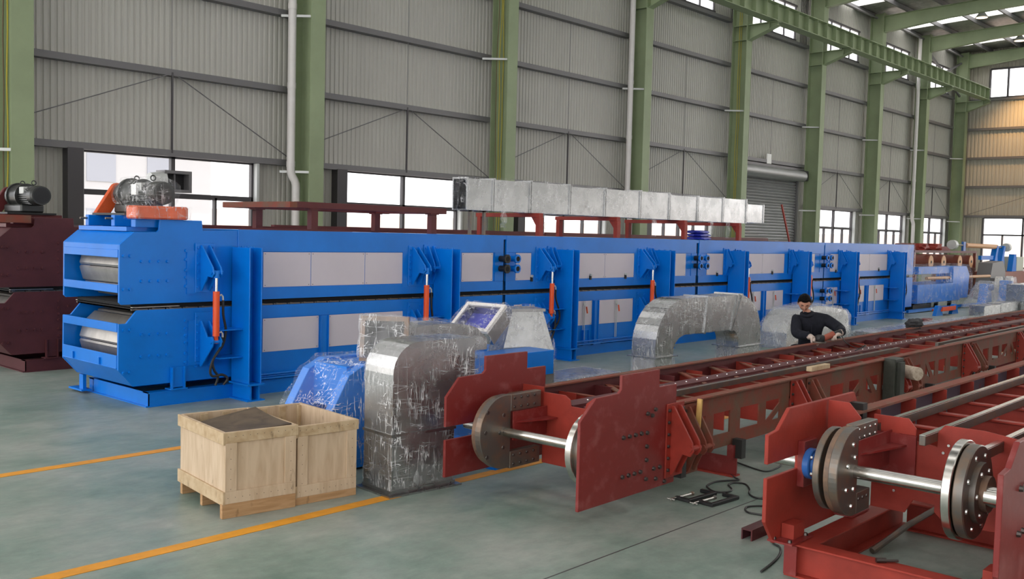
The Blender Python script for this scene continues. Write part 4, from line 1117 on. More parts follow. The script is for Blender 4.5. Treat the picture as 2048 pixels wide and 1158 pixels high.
for y, x0 in ((.99, .99), (.64, .78), (.26, .60)):
    MB().box(x0, L2, y-.02, y+.02, .785, .845).build('guide_bar', 'dark_steel', F2, bevel=.003)
    MB().box(x0, L2, y-.018, y+.018, .845, .849).build('guide_bar_face', 'machined', F2)
for x in (.20, 1.05):
    for y in (1.20, .06):
        b = MB().box(x-.06, x+.06, y-.05, y+.05, .215, .36 if x > .5 else .20+.0).build('leg_post', 'red_primer', F2) if x > .5 else MB().box(x+.0, x+.14, y-.04, y+.04, .215, .30).build('leg_post', 'red_primer', F2)
        MB().box(x-.10, x+.18, y-.08, y+.08, .203, .215).build('leg_plate', 'red_plate', b)
        bolts([(x-.07, y-.05, .215), (x+.14, y-.05, .215), (x-.07, y+.05, .215), (x+.14, y+.05, .215)], .014, 'z', .015).build('bolt_heads', 'bolt', b)
for x in (6.0, 11.0):
    for y in (.06, 1.2): MB().box(x-.05, x+.05, y-.05, y+.05, 0, .52).build('stand_post', 'red_primer', F2)
# base frame under the right foreground frame
BF = thing('base_frame', (5.3, 1.2, 0), 'red I-beam base frame lying on the floor under the right conveyor frame', 'frame', local=True)
def ibeam(P, name, p0, p1, w, h, mat):
    p0, p1 = Vector(p0), Vector(p1); d = (p1-p0).normalized(); n = Vector((-d.y, d.x, 0))
    for nm, a, b_, z0, z1 in (('flange', -w/2, w/2, 0, .012), ('flange', -w/2, w/2, h-.012, h), ('web', -.006, .006, .012, h-.012)):
        vs = [q+n*t+Vector((0, 0, z)) for z in (z0, z1) for q, t in ((p0, a), (p1, a), (p1, b_), (p0, b_))]
        MB().add(vs, [(0, 1, 2, 3), (7, 6, 5, 4), (0, 4, 5, 1), (1, 5, 6, 2), (2, 6, 7, 3), (3, 7, 4, 0)]).build(nm, mat, P, bevel=.002)
ibeam(BF, 'front', (.13, 1.44, 0), (.13, -.45, 0), .12, .20, 'red_primer')
ibeam(BF, 'side', (.19, 1.35, 0), (1.70, 1.35, 0), .14, .20, 'red_primer')
ibeam(BF, 'side', (.19, .20, 0), (1.70, .20, 0), .14, .20, 'red_primer')
ibeam(BF, 'rear', (1.60, 1.28, 0), (1.60, -.45, 0), .12, .20, 'red_primer')
MB().box(.065, .075, 1.36, 1.44, .012, .188).build('end_cap', 'red_plate', BF)
MB().tube([(6.15, 2.42, .02), (6.5, 2.33, .135), (6.95, 2.2, .25)], .02, seg=10).build('steel_bar', 'dark_steel', smooth=True, label='dark round steel bar leaning on the red base frame', cat='bar')
bb = thing('loose_bolt', (5.60, 2.02, .2), 'small dark bolt lying on the front beam of the base frame', 'bolt')
MB().cyl((5.40, 2.10, .215), (5.44, 2.06, .215), .014, seg=6).build('bolt_head', 'bolt', bb); MB().cyl((5.44, 2.06, .212), (5.49, 2.01, .212), .008, seg=8).build('bolt_shank', 'bolt', bb)
bb.location = (5.60, 2.02, .2)
st = thing('angle_offcut', (5.95, 3.13, 0), 'short maroon steel angle offcut on the floor left of the right frame', 'offcut')
MB().box(5.81, 6.09, 3.09, 3.10, .0, .075).build('angle_leg', 'maroon', st); MB().box(5.81, 6.09, 3.10, 3.17, .065, .075).build('angle_leg', 'maroon_dark', st); MB().box(5.81, 6.09, 3.16, 3.17, 0, .065).build('angle_leg', 'maroon_dark', st)

# ================================================================== CRATES
def crate(loc, rot, W, D, H, zb, label, runners, seed):
    C = thing('wooden_crate', loc, label, 'crate', 'open wooden crates', rot=rot, local=True)
    t = .014
    def bx(nm, m, *a): return MB().box(*a).build(nm, m, C, bevel=.002)
    # plywood sides
    bx('side_panel', 'plywood', 0, W, 0, t, zb, H); bx('side_panel', 'plywood', 0, W, D-t, D, zb, H)
    bx('side_panel', 'plywood', 0, t, t, D-t, zb, H); bx('side_panel', 'plywood', W-t, W, t, D-t, zb, H)
    bx('bottom_board', 'plywood', t, W-t, t, D-t, zb, zb+.02)
    r = .016
    # front battens
    bx('batten', 'pine', 0, W, -r, 0, H-.075, H); bx('batten', 'plywood', 0, W, -r, 0, zb, zb+.085)
    bx('batten', 'plywood', 0, .085, -r, 0, zb+.085, H-.075); bx('batten', 'plywood', W-.085, W, -r, 0, zb+.085, H-.075)
    # left battens
    bx('batten', 'pine', -r, 0, -r, D+r, H-.085, H); bx('batten', 'pine', -r, 0, -r, D+r, zb-.01, zb+.085)
    # inner corner posts and seams
    for x, y in ((t, t), (W-t-.03, t), (t, D-t-.03), (W-t-.03, D-t-.03)): bx('corner_post', 'pine', x, x+.03, y, y+.03, zb+.02, H-.01)
    bx('batten', 'pine', t, W-t, D, D+r, H-.075, H); bx('batten', 'pine', W, W+r, -r, D+r, H-.075, H)
    for q in (.33, .66): bx('inner_batten', 'pine', W*q-.03, W*q+.03, D-t-.008, D-t, zb+.02, H-.01)
    for i, y in enumerate(runners):
        bx('runner', 'pine_runner', 0.0 if i else -.02, W, y, y+.04, 0, zb-.01 if y > 0 else zb)
    nl = [(W*(.04+.1*i), -r, z) for i in range(10) for z in (H-.03, zb+.04)]
    nl += [(.04, -r, zb+.1+.07*i) for i in range(5)]+[(W-.04, -r, zb+.1+.07*i) for i in range(5)]
    bolts(nl, .003, '-y', .001, 6).build('screws', 'bolt', C)
    return C
C1 = crate((3.565, 5.875, 0), radians(-8), .53, .80, .595, .10, 'left wooden crate with a dark board lying in its open top', (-.016, .38, .76), 1)
C2 = crate((4.115, 5.82, 0), radians(-6), .50, .84, .575, .055, 'right empty wooden crate standing beside the upright wrapped duct', (-.016, .8), 2)
# dark warped board in the first crate
n = 10; vs = []
for i in range(n+1):
    for j in range(n+1):
        u, v = i/n, j/n
        x = .02+u*.49; y = .02+v*.60
        z = .582+.022*u*(1-v)+.05*u*v*v-.03*v*(1-u)-.02*sin(pi*v)*(1-u)
        vs.append((x, y, z))
vs += [(a, b, c-.006) for a, b, c in vs]; N = (n+1)**2
fs = []
for i in range(n):
    for j in range(n):
        a = i*(n+1)+j; q = (a, a+n+1, a+n+2, a+1); fs += [q, tuple(N+k for k in q[::-1])]
for i in range(n):
    for a, b in ((i, i+1), (n*(n+1)+i, n*(n+1)+i+1), (i*(n+1), (i+1)*(n+1)), (i*(n+1)+n, (i+1)*(n+1)+n)): fs.append((a, b, b+N, a+N))
bd = MB().add(vs, fs).build('warped_board', 'dark_board', smooth=True, label='dark warped fibre board lying on top of the left crate', cat='board', loc=(0, 0, 0))
bd.location = (3.565, 5.875, 0); bd.rotation_euler = (0, 0, radians(-8))

# ================================================================== WRAPPED DUCTS ON THE FLOOR
def duct_thing(label, loc, rot): return thing('duct_elbow', loc, label, 'duct', 'wrapped ducts on the floor', rot=rot, local=True)
D1 = duct_thing('tall upright galvanized duct elbow wrapped in film right of the crates', (4.765, 5.53, 0), radians(-5))
outer = [(0, 0), (0, .35), (0, .70), (0, .92)]+arc(.24, .92, .24, .24, 180, 90, 8)[1:]+[(.5, 1.165), (.80, 1.16)]
inner = [(.60, 0), (.60, .30), (.60, .50), (.60, .62)]+[(.60+.0, .64), (.605, .66), (.61, .68), (.62, .70), (.635, .72), (.655, .74), (.68, .755), (.71, .765)]+[(.76, .77), (.80, .77)]
MB().ring(outer, inner, 'y', 0, .36).build('sheet_metal', 'galv', D1)
MB().ring([(o[0]-.001, o[1]) for o in outer[:12]], [(o[0]+.012, o[1]) for o in outer[:12]], 'y', -.006, .366).build('seam', 'galv', D1)
for z in (.02, .45): MB().box(-.012, .612, -.012, .372, z, z+.022).build('joint_band', 'galv', D1)
MB().box(-.05, .65, -.05, .41, 0, .014).build('base_flange', 'galv', D1)
shell(MB().ring(outer, inner, 'y', 0, .36), 'plastic_film', 'film', D1, .003, .010, 6, cuts=5, seed=3)
lumpy('film_bunch', (.80, .12, 1.0), (.10, .2, .17), 'film', D1, seed=9, amp=.5)
# blue machine part wrapped in film behind it
B1 = thing('blue_machine_base', (5.5, 6.35, 0), 'blue steel machine base wrapped in film behind the upright duct', 'machine part', local=True)
prof = [(-.55, .06), (-.68, .50), (-.50, .80), (-.33, .88), (.9, .88), (1.0, .06)]
MB().prism(prof, 'y', 0, .10).build('side_plate', 'blue', B1, bevel=.004); MB().prism(prof, 'y', .55, .65).build('side_plate', 'blue', B1, bevel=.004)
MB().box(-.45, .9, .10, .55, .5, .86).build('hopper', 'blue', B1); MB().box(-.6, 1.0, .0, .65, .02, .07).build('base_rail', 'blue', B1)
MB().box(.9, 2.3, .15, .5, .55, .80).build('arm_beam', 'blue', B1, bevel=.004)
for x in (.52, .70, 1.9):
    for y in (-.72, .2):
        if x > 1 and y < 0: continue
        MB().box(x-.04, x+.04, y-.04, y+.04, .012, .5 if y > 0 else .12).build('foot_post', 'blue', B1); MB().box(x-.08, x+.08, y-.07, y+.07, 0, .012).build('foot_plate', 'blue', B1)
MB().box(.48, .74, -.76, .2, .10, .14).build('foot_beam', 'blue', B1)
shell(MB().prism(prof, 'y', -.01, .66), 'plastic_film', 'film', B1, .01, .035, 4, cuts=7, seed=5)
def rect_duct(label, loc, rot, tilt, W, Hh, L, film='film', inside='void', fm='pvc'):
    """straight duct with an open flanged end facing local -y, tilted up by tilt about x"""
    D = thing('duct_piece', loc, label, 'duct', 'wrapped ducts on the floor', rot=rot, local=True)
    ct, st_ = cos(tilt), sin(tilt)
    T_ = lambda p: Vector((p.x, p.y*ct-p.z*st_, p.y*st_+p.z*ct))
    o4 = [(-W/2, 0), (W/2, 0), (W/2, Hh), (-W/2, Hh)]; i4 = [(-W/2+.01, .01), (W/2-.01, .01), (W/2-.01, Hh-.01), (-W/2+.01, Hh-.01)]
    MB().ring(o4, i4, 'y', 0, L, closed=True).xf(T_).build('sheet_metal', 'galv', D)
    e4 = [(-W/2-.03, -.03), (W/2+.03, -.03), (W/2+.03, Hh+.03), (-W/2-.03, Hh+.03)]
    MB().ring(e4, i4, 'y', -.015, .02, closed=True).xf(T_).build('flange', fm, D)
    MB().box(-W/2+.01, W/2-.01, L*.55, L*.55+.01, .01, Hh-.01).xf(T_).build('end_sheet', inside, D)
    shell(MB().box(-W/2-.02, W/2+.02, -.02, L, -.02, Hh+.02).xf(T_), 'plastic_film', film, D, .006, .03, 6, cuts=7, seed=W*9)
    return D
rect_duct('galvanized duct piece with a rusty open end facing left, behind the upright duct', (5.42, 6.42, .905), radians(-52), radians(-8), .36, .33, .42, 'film_dense', 'void', 'rust_steel')
D3 = duct_thing('arched galvanized duct bend lying on the blue base behind the upright duct', (5.75, 6.55, .885), radians(-5))
oa = [(0, .16)]+arc(.45, .18, .45, .09, 170, 20, 8)+[(1.0, .10)]
ia = [(0, .0)]+[(.0+.1*i, .0) for i in range(9)]+[(1.0, .0)]
MB().ring(oa, ia, 'y', 0, .36).build('sheet_metal', 'galv', D3); shell(MB().ring(oa, ia, 'y', 0, .36), 'plastic_film', 'film', D3, .01, .03, 5, cuts=5, seed=12)
rect_duct('wrapped duct piece with a tilted open end lined in blue beside the arched bend', (6.98, 6.95, 1.03), radians(-86), radians(-50), .46, .34, .2, 'film', 'bag_blue', 'pvc')
D4 = duct_thing('galvanized transition duct with draped film behind the dark red end plate', (7.55, 7.0, 0), radians(-25))
vs = [(0, 0, .02), (.62, 0, .02), (.62, .4, .02), (0, .4, .02), (.0, 0, .75), (.60, 0, .75), (.60, .4, .75), (0, .4, .75), (.12, .05, 1.17), (.48, .05, 1.17), (.48, .38, 1.19), (.12, .38, 1.19)]
q = [(0, 3, 2, 1), (0, 1, 5, 4), (1, 2, 6, 5), (2, 3, 7, 6), (3, 0, 4, 7), (4, 5, 9, 8), (5, 6, 10, 9), (6, 7, 11, 10), (7, 4, 8, 11), (8, 9, 10, 11)]
MB().add(vs, q).build('sheet_metal', 'galv', D4); shell(MB().add(vs, q), 'plastic_film', 'film_light', D4, .01, .035, 5, cuts=6, seed=21)
MB().box(.10, .50, .03, .40, 1.17, 1.20).build('top_flange', 'galv', D4)
# flat wrapped plate on floor behind frame 1
FP = thing('floor_panel', (10.5, 8.65, 0), 'flat film covered metal sheet on the floor between the frame and the press', 'sheet', local=True)
MB().box(-1.0, 1.0, -.35, .35, 0, .03).build('sheet_metal', 'galv', FP); shell(MB().box(-1.0, 1.0, -.35, .35, .0, .035), 'plastic_film', 'film_dense', FP, .004, .02, 5, cuts=8, seed=31)
# big arch duct
DA = duct_thing('large galvanized arch-shaped duct standing on the floor before the press', (11.46, 7.7, 0), 0)
oa = [(0, .31), (0, .40), (0, .45)]+arc(.75, .46, .75, .66, 180, 90, 10)[1:]+[(1.35, 1.12), (1.8, 1.12), (2.25, 1.13)]+arc(2.25, .49, .78, .64, 90, 0, 10)[1:]+[(3.03, .40), (3.03, .31)]
ia = [(.46, .31), (.46, .34), (.46, .36)]+arc(.79, .36, .33, .23, 180, 90, 10)[1:]+[(1.28, .59), (1.7, .59), (2.06, .59)]+arc(2.06, .38, .26, .21, 90, 0, 10)[1:]+[(2.32, .34), (2.32, .31)]
MB().ring(oa, ia, 'y', 0, .40).build('sheet_metal', 'galv', DA)
for i in (13, 15, 16):
    a, b = Vector(oa[i]), Vector(ia[i]); d_ = (a-b).normalized(); tq = Vector((-d_.y, d_.x))*.016
    p = [a+d_*.02-tq, a+d_*.02+tq, b-d_*.02+tq, b-d_*.02-tq]
    MB().prism([tuple(w) for w in p], 'y', -.02, .42).build('joint_flange', 'galv', DA)
for i in (5, 8, 11, 18, 21, 24):
    a, b = Vector(oa[i]), Vector(ia[i]); d_ = (a-b).normalized(); tq = Vector((-d_.y, d_.x))*.006
    MB().prism([tuple(w) for w in (a+d_*.008-tq, a+d_*.008+tq, a-tq, a-tq*2)], 'y', -.004, .404).build('seam', 'galv', DA)
for x0, x1 in ((0, .46), (2.32, 3.03)):
    MB().box(x0-.05, x1+.05, -.05, .45, .295, .31).build('joint_flange', 'galv', DA)
    MB().box(x0+.01, x1-.01, .01, .39, .012, .295).build('leg_duct', 'galv', DA)
    MB().box(x0-.04, x1+.04, -.04, .44, 0, .012).build('base_flange', 'galv', DA)
    shell(MB().box(x0, x1, 0, .40, .012, .295), 'plastic_film', 'film_dense', DA, .006, .02, 6, cuts=5, seed=44)
shell(MB().ring(oa, ia, 'y', 0, .40), 'plastic_film', 'film', DA, .003, .010, 6, cuts=4, seed=41)
# wrapped duct behind the worker
DW = duct_thing('film wrapped curved duct lying on the floor right behind the worker', (16.6, 8.3, 0), radians(4))
oa = [(0, 0), (.02, .3)]+arc(.9, .35, .85, .38, 175, 80, 8)+[(1.6, .74), (2.5, .66), (2.95, .60)]+arc(2.95, .30, .3, .3, 88, 5, 5)+[(3.3, .0)]
ia = [(.5, 0), (.5, .1)]+[(.6+.1*i, .12) for i in range(9)]+[(1.6, .12), (2.2, .12), (2.5, .12)]+[(2.55+.05*i, .12-.015*i) for i in range(6)]+[(2.9, 0)]
MB().ring(oa, ia, 'y', 0, .5).build('sheet_metal', 'galv', DW); shell(MB().ring(oa, ia, 'y', 0, .5), 'plastic_film', 'film_dense', DW, .01, .05, 3, cuts=4, seed=51)
# long film covered strip
LS = thing('panel_stack', (23.5, 8.25, 0), 'long flat stack of film covered panels on the floor right of the worker', 'panels', local=True, rot=radians(-1))
for i in range(3): MB().box(-3.2+.1*i, 4.5-.15*i, -.35, .35, .03*i, .03*i+.028).build('panel', 'galv', LS)
shell(MB().box(-3.2, 4.5, -.36, .36, .0, .10), 'plastic_film', 'film_dense', LS, .004, .03, 3, cuts=10, seed=61)

# ================================================================== THE WORKER
WROT = math.atan2(-.739, .674)
Wl = Vector((rt.x*0, 0, 0))
# local axes: x = to the right in the picture, y = away from the camera, z up
fdir = Vector((cos(YAW), sin(YAW), 0)); rdir = Vector((sin(YAW), -cos(YAW), 0))
wpos = fdir*12.77 + rdir*((1620-1024)/F_PX*12.77)
PW = thing('person', (wpos.x, wpos.y, 0), 'worker in dark navy jacket and pale gloves crouching behind the frame with a grinder', 'person', rot=YAW-pi/2, local=True)
def skin_mesh(name, nodes, links, mats, parent, sub=2, root=0):
    """nodes: list of (pos, rx, ry); links: index pairs; grown with Skin + Subdivision, then frozen"""
    me = bpy.data.meshes.new(name); me.from_pydata([n[0] for n in nodes], links, [])
    ob = bpy.data.objects.new(name, me); COL.objects.link(ob)
    sk = ob.modifiers.new('skin', 'SKIN'); sk.use_smooth_shade = True; sk.branch_smoothing = 0.3
    for i, v in enumerate(me.skin_vertices[0].data):
        v.radius = (nodes[i][1], nodes[i][2]); v.use_root = (i == root)
    sb = ob.modifiers.new('sub', 'SUBSURF'); sb.levels = sub; sb.render_levels = sub
    dg = bpy.context.evaluated_depsgraph_get(); dg.update()
    me2 = bpy.data.meshes.new_from_object(ob.evaluated_get(dg))
    bpy.data.objects.remove(ob, do_unlink=True)
    me2.materials.clear()
    for mm in mats: me2.materials.append(MAT[mm])
    ob = bpy.data.objects.new(name, me2); COL.objects.link(ob); ob.parent = parent; ORIGIN[ob] = Vector((0, 0, 0))
    return ob
N = []; Lk = []
def nd(p, r, r_=None, link=None):
    N.append((p, r, r_ or r))
    if link is not None: Lk.append((link, len(N)-1))
    return len(N)-1
pel = nd((.10, .22, .46), .17, .15)
ab = nd((.08, .16, .62), .165, .135, pel)
ch = nd((.05, .07, .82), .185, .135, ab)
uc = nd((.02, .01, .97), .165, .11, ch)
nk = nd((-.03, -.03, 1.055), .062, .062, uc)
hd0 = nd((-.06, -.06, 1.11), .052, .052, nk)
# right arm (left in the picture)
rs = nd((-.16, -.01, .985), .088, .088, uc); re = nd((-.20, -.15, .79), .074, .074, rs); rw = nd((-.115, -.43, .80), .050, .050, re)
# left arm (right in the picture)
ls = nd((.225, .01, .985), .090, .090, uc); le = nd((.395, -.10, .86), .076, .076, ls); lw = nd((.30, -.41, .855), .050, .050, le)
# legs, deep squat
rh = nd((-.02, .16, .44), .125, .125, pel); rk = nd((-.19, -.12, .62), .095, .095, rh); ra = nd((-.17, .10, .12), .058, .058, rk); rf = nd((-.19, -.08, .055), .045, .04, ra)
lh = nd((.20, .16, .44), .125, .125, pel); lk = nd((.20, .0, .60), .095, .095, lh); la = nd((.22, .22, .12), .058, .058, lk); lf = nd((.20, .08, .055), .045, .04, la)
def hand(w, base, dirv, across, side, glove_nodes):
    """five fingers from palm; dirv: finger direction, across: knuckle line, down: curl"""
    d = Vector(dirv).normalized(); a = Vector(across).normalized(); nrm = d.cross(a).normalized()*side
    b0 = Vector(base)
    pm = nd(tuple(b0), .046, .034, w); kn = nd(tuple(b0+d*.05), .047, .032, pm)
    for i, (off, ln) in enumerate(((-.036, .074), (-.012, .084), (.013, .080), (.037, .062))):
        f0 = nd(tuple(b0+d*.065+a*off), .0135, .0135, kn)
        f1 = nd(tuple(b0+d*(.065+ln*.42)+a*off*1.1+nrm*.010), .0130, .0130, f0)
        f2 = nd(tuple(b0+d*(.065+ln*.62)+a*off*1.1+nrm*.034), .0122, .0122, f1)
        nd(tuple(b0+d*(.065+ln*.60)+a*off*1.05+nrm*.056), .011, .011, f2)
    t0 = nd(tuple(b0+d*.012-a*.036), .0155, .0155, pm); t1 = nd(tuple(b0+d*.045-a*.054+nrm*.012), .0145, .0145, t0)
    nd(tuple(b0+d*.072-a*.050+nrm*.030), .013, .013, t1)
h0 = len(N)
hand(rw, (-.085, -.49, .79), (.45, -.40, -.75), (.75, .55, .0), -1, None)
hand(lw, (.245, -.49, .842), (-.8, -.35, -.25), (.25, -.85, .2), -1, None)
body = skin_mesh('body', N, Lk, ['navy_cloth', 'skin', 'glove'], PW, 2, 0)
for p in body.data.polygons:
    c = p.center
    wr = min((c-Vector(N[rw][0])).dot(Vector((.75, -.35, -.3)).normalized()), 9)
    if c.z > 1.075: p.material_index = 1
    if (c-Vector((-.05, -.52, .735))).length < .125: p.material_index = 2
    if (c-Vector((.20, -.51, .83))).length < .125: p.material_index = 2
    p.use_smooth = True
# head, looking down
HC = Vector((-.095, -.11, 1.195)); tilt = radians(-36); turn = radians(-12)
def head_xf(p):
    p = Matrix.Rotation(turn, 3, 'Z') @ (Matrix.Rotation(tilt*-1, 3, 'X') @ p)
    return HC+p
hm = MB(); hm.sphere((0, 0, 0), 1, 40, 30)
def shape(p):
    x, y, z = p.x, p.y, p.z
    sx_, sy_, sz_ = .076, .094, .116
    if z < 0:                                   # jaw narrows to the chin
        k = 1-.40*(-z)**1.5; sx_ *= k; sy_ *= 1-.18*(-z)
    q = Vector((x*sx_, y*sy_, z*sz_))
    if y < 0: q.y *= .93
    f = max(0, -y)
    g = lambda cx, cz, w, h: math.exp(-((q.x-cx)/w)**2-((q.z-cz)/h)**2)*f
    q.y -= .024*g(0, -.024, .012, .018)+.012*g(0, .0, .008, .022)           # nose
    q.y += .011*g(-.031, .006, .015, .010)+.011*g(.031, .006, .015, .010)   # eye sockets
    q.y -= .006*g(-.03, .026, .024, .008)+.006*g(.03, .026, .024, .008)     # brow
    q.y -= .007*g(0, -.060, .022, .008)-.004*g(0, -.075, .02, .006)         # lips
    q.y -= .009*g(0, -.096, .022, .014)                                     # chin
    q.y -= .005*g(-.042, -.03, .018, .02)+.005*g(.042, -.03, .018, .02)     # cheeks
    return q
hm.xf(lambda p: head_xf(shape(p)))
head = hm.build('head', 'skin', PW, smooth=True)
def hp(x, z, dy=0.0):
    y = -math.sqrt(max(0, 1-(x/.076)**2-(z/.116)**2))
    return head_xf(shape(Vector((x/.076, y, z/.116)))+Vector((0, dy, 0)))
for s_ in (-1, 1):
    e = MB(); e.sphere((0, 0, 0), 1, 12, 8); c0 = hp(.031*s_, .004, .001)
    e.xf(lambda p: c0+Vector((p.x*.014, p.y*.006, p.z*.0045))); e.build('eye', 'eye', head, smooth=True)
    e = MB(); e.tube([hp(s_*(.014+.011*i), .027+.003*sin(i), -.002) for i in range(4)], [.003, .004, .004, .002], seg=6); e.build('eyebrow', 'hair', head)
    e = MB(); e.sphere((0, 0, 0), 1, 12, 10); e.xf(lambda p: head_xf(Vector((s_*.079+p.x*.010, .012+p.y*.020, -.006+p.z*.032)))); e.build('ear', 'skin', head, smooth=True)
MB().tube([hp(-.020, -.062, -.001), hp(-.010, -.060, -.003), hp(0, -.061, -.003), hp(.010, -.060, -.003), hp(.020, -.062, -.001)], [.002, .0045, .005, .0045, .002], seg=8).build('mouth', 'lip', head, smooth=True)
hr = MB(); hr.sphere((0, 0, 0), 1, 36, 26)
def hairshape(p):
    q = shape(p); k = 1.13+.07*noise.noise(p*4)
    lim = .38-.85*max(0, min(1, (p.y+.35)/.5))
    if p.y < -.5: lim = .54+.05*noise.noise(p*7)
    q2 = Vector((q.x*k*1.02, q.y*k, q.z*k+.004))
    if p.z < lim:
        q2 = q*.93
    elif p.z < lim+.12: q2 = q*1.03
    return head_xf(q2)
hr.xf(hairshape); hr.build('hair', 'hair', PW, smooth=True)
# collar, cuffs, jacket hem
def ringtube(name, c, ax, R, r, mat, parent):
    ax = Vector(ax).normalized(); a = ax.orthogonal().normalized(); b = ax.cross(a)
    MB().tube([Vector(c)+(a*cos(t)+b*sin(t))*R for t in [2*pi*i/20 for i in range(21)]], r, seg=8, caps=False).build(name, mat, parent, smooth=True)
ringtube('collar', (-.03, -.03, 1.05), (-.2, -.3, 1), .072, .022, 'navy_cloth', PW)
ringtube('cuff', (-.125, -.405, .80), (.75, -.6, -.1), .042, .014, 'navy_cloth', PW); ringtube('cuff', (.31, -.385, .857), (-.35, -.8, 0), .042, .014, 'navy_cloth', PW)
MB().box(-.006, .006, -.148, -.135, .62, .95).build('jacket_placket', 'navy_cloth', PW)
for s_, x, yy in ((-1, -.19, -.10), (1, .20, .06)):
    b = MB(); b.sphere((x, yy, .05), 1, 16, 10, (.052, .14, .05)); b.xf(lambda p: Vector((p.x, p.y, max(0, p.z)))); b.build('shoe', 'black', PW, smooth=True)
# angle grinder in his hands (same local axes)
gpos = wpos-fdir*.07
G = thing('angle_grinder', (gpos.x, gpos.y, .735), 'dark angle grinder with a red-brown body held by the worker', 'power tool', rot=YAW-pi/2, local=True)
MB().cyl((.03, -.47, .045), (.17, -.43, .10), .036, .042, seg=16).build('motor_housing', 'tool_grip', G, smooth=True)
MB().cyl((.17, -.43, .10), (.27, -.40, .125), .030, .036, seg=14).build('rear_grip', 'black', G, smooth=True)
lumpy('gear_head', (-.01, -.47, .045), (.055, .05, .045), 'black', G, seed=3, amp=.1)
MB().cyl((-.02, -.47, -.005), (-.02, -.47, .01), .085, seg=24).build('disc_guard', 'dark_steel', G, smooth=True)
MB().cyl((-.02, -.47, -.012), (-.02, -.47, -.006), .078, seg=24).build('grinding_disc', 'rust_steel', G, smooth=True)
MB().cyl((-.01, -.49, .05), (-.06, -.58, .06), .014, seg=10).build('side_handle', 'black', G, smooth=True)
cp_ = smooth_path([(.27, -.40, .12), (.31, -.43, .02), (.34, -.55, -.02), (.36, -.80, -.03), (.38, -.95, .02), (.35, -1.05, .02), (.20, -1.15, -.02)], 6)
MB().tube(cp_, .006, seg=6).build('power_cord', 'cable', G, smooth=True)

# ================================================================== LOOSE THINGS ON AND BY THE FRAMES
MB().box(8.97, 9.38, 4.20, 4.26, .728, .775).build('wood_block', 'pine', label='short pale wood block lying on the near rail of the dark red frame', cat='wood', bevel=.004)
wst = MB().beam((6.62, 4.03, .40), (6.63, 4.02, .74), .018, .04).build('wood_stick', 'stick_wood', label='thin yellow wood stick stuck upright in the first frame bracket', cat='wood')
lg = thing('log_piece', (11.05, 4.05, .45), 'round sawn log end sticking out of the dark red frame', 'wood')
MB().cyl((11.15, 4.20, .56), (10.98, 3.90, .56), .075, .075, seg=18).build('log', 'log_end', lg, smooth=True, bevel=.004)
kp = thing('clamp_post', (10.9, 4.05, .30), 'dark greasy steel post clamped to the near rail beside the log', 'post')
MB().box(10.62, 10.86, 4.02, 4.15, .28, .74).build('post', 'greasy', kp, bevel=.006); MB().box(10.68, 10.80, 3.98, 4.02, .32, .70).build('post_rib', 'greasy', kp)
lumpy('work_bag', (15.2, 5.50, .775), (.20, .12, .08), 'dust_cloth', seed=4, amp=.6, freq=5, sq=.95, label='black cloth bag lying on the far rail of the dark red frame', cat='bag')
lumpy('rag', (25.6, 8.95, .052), (.20, .12, .05), 'red_plate', seed=6, amp=.35, label='small dark red rag on the floor beyond the frame', cat='rag')
def cable(pts, lab):
    MB().tube(smooth_path([(a, b, .008) for a, b in pts], 6), .007, seg=6).build('power_cable', 'cable', smooth=True, label=lab, cat='cable', group='black cables on the floor')
cable([(7.40, 4.20), (7.26, 4.05), (7.2, 3.97), (7.13, 4.01), (7.01, 4.07), (6.86, 4.06), (6.79, 4.02), (6.72, 3.91), (6.79, 3.84), (6.88, 3.85), (6.95, 3.91), (7.0, 3.95), (7.09, 3.95), (7.12, 3.87), (7.0, 3.76), (6.88, 3.7), (6.81, 3.62), (6.82, 3.54), (6.9, 3.4), (7.0, 3.2)], 'black cable looping on the floor behind the clamps')
cable([(6.72, 3.30), (6.68, 3.40), (6.55, 3.51), (6.46, 3.5), (6.39, 3.43), (6.41, 3.32), (6.38, 3.2), (6.3, 3.0)], 'black cable loop on the floor left of the right frame plate')
cable([(6.2, 3.2), (6.07, 3.09), (5.96, 3.04), (5.86, 2.96), (5.8, 2.88), (5.6, 2.8), (5.3, 2.75)], 'black cable running past the steel offcut by the right frame')
cable([(7.78, 4.34), (7.66, 4.07), (7.65, 3.96), (7.78, 3.95), (7.95, 3.98), (8.2, 4.1)], 'black cable hanging in a curve behind the right end plate slot')
def g_clamp(loc, rot, lab):
    K = thing('g_clamp', loc, lab, 'clamp', 'clamps on the floor', rot=rot, local=True)
    MB().prism([(0, 0), (.36, 0), (.36, .14), (.325, .14), (.325, .035), (.035, .035), (.035, .14), (0, .14)], 'z', 0, .028).build('bow', 'black', K, bevel=.005)
    MB().cyl((-.07, .125, .016), (.20, .125, .016), .008, seg=10).build('screw', 'machined', K, smooth=True)
    MB().cyl((.20, .125, .016), (.215, .125, .016), .016, seg=10).build('swivel_pad', 'dark_steel', K)
    MB().cyl((-.06, .09, .016), (-.06, .16, .016), .005, seg=8).build('tommy_bar', 'machined', K)
g_clamp((6.30, 3.88, 0), radians(-4), 'left black clamp with its screw facing the end plate on the floor')
g_clamp((6.33, 3.70, 0), radians(-4), 'right black clamp lying open on the floor')

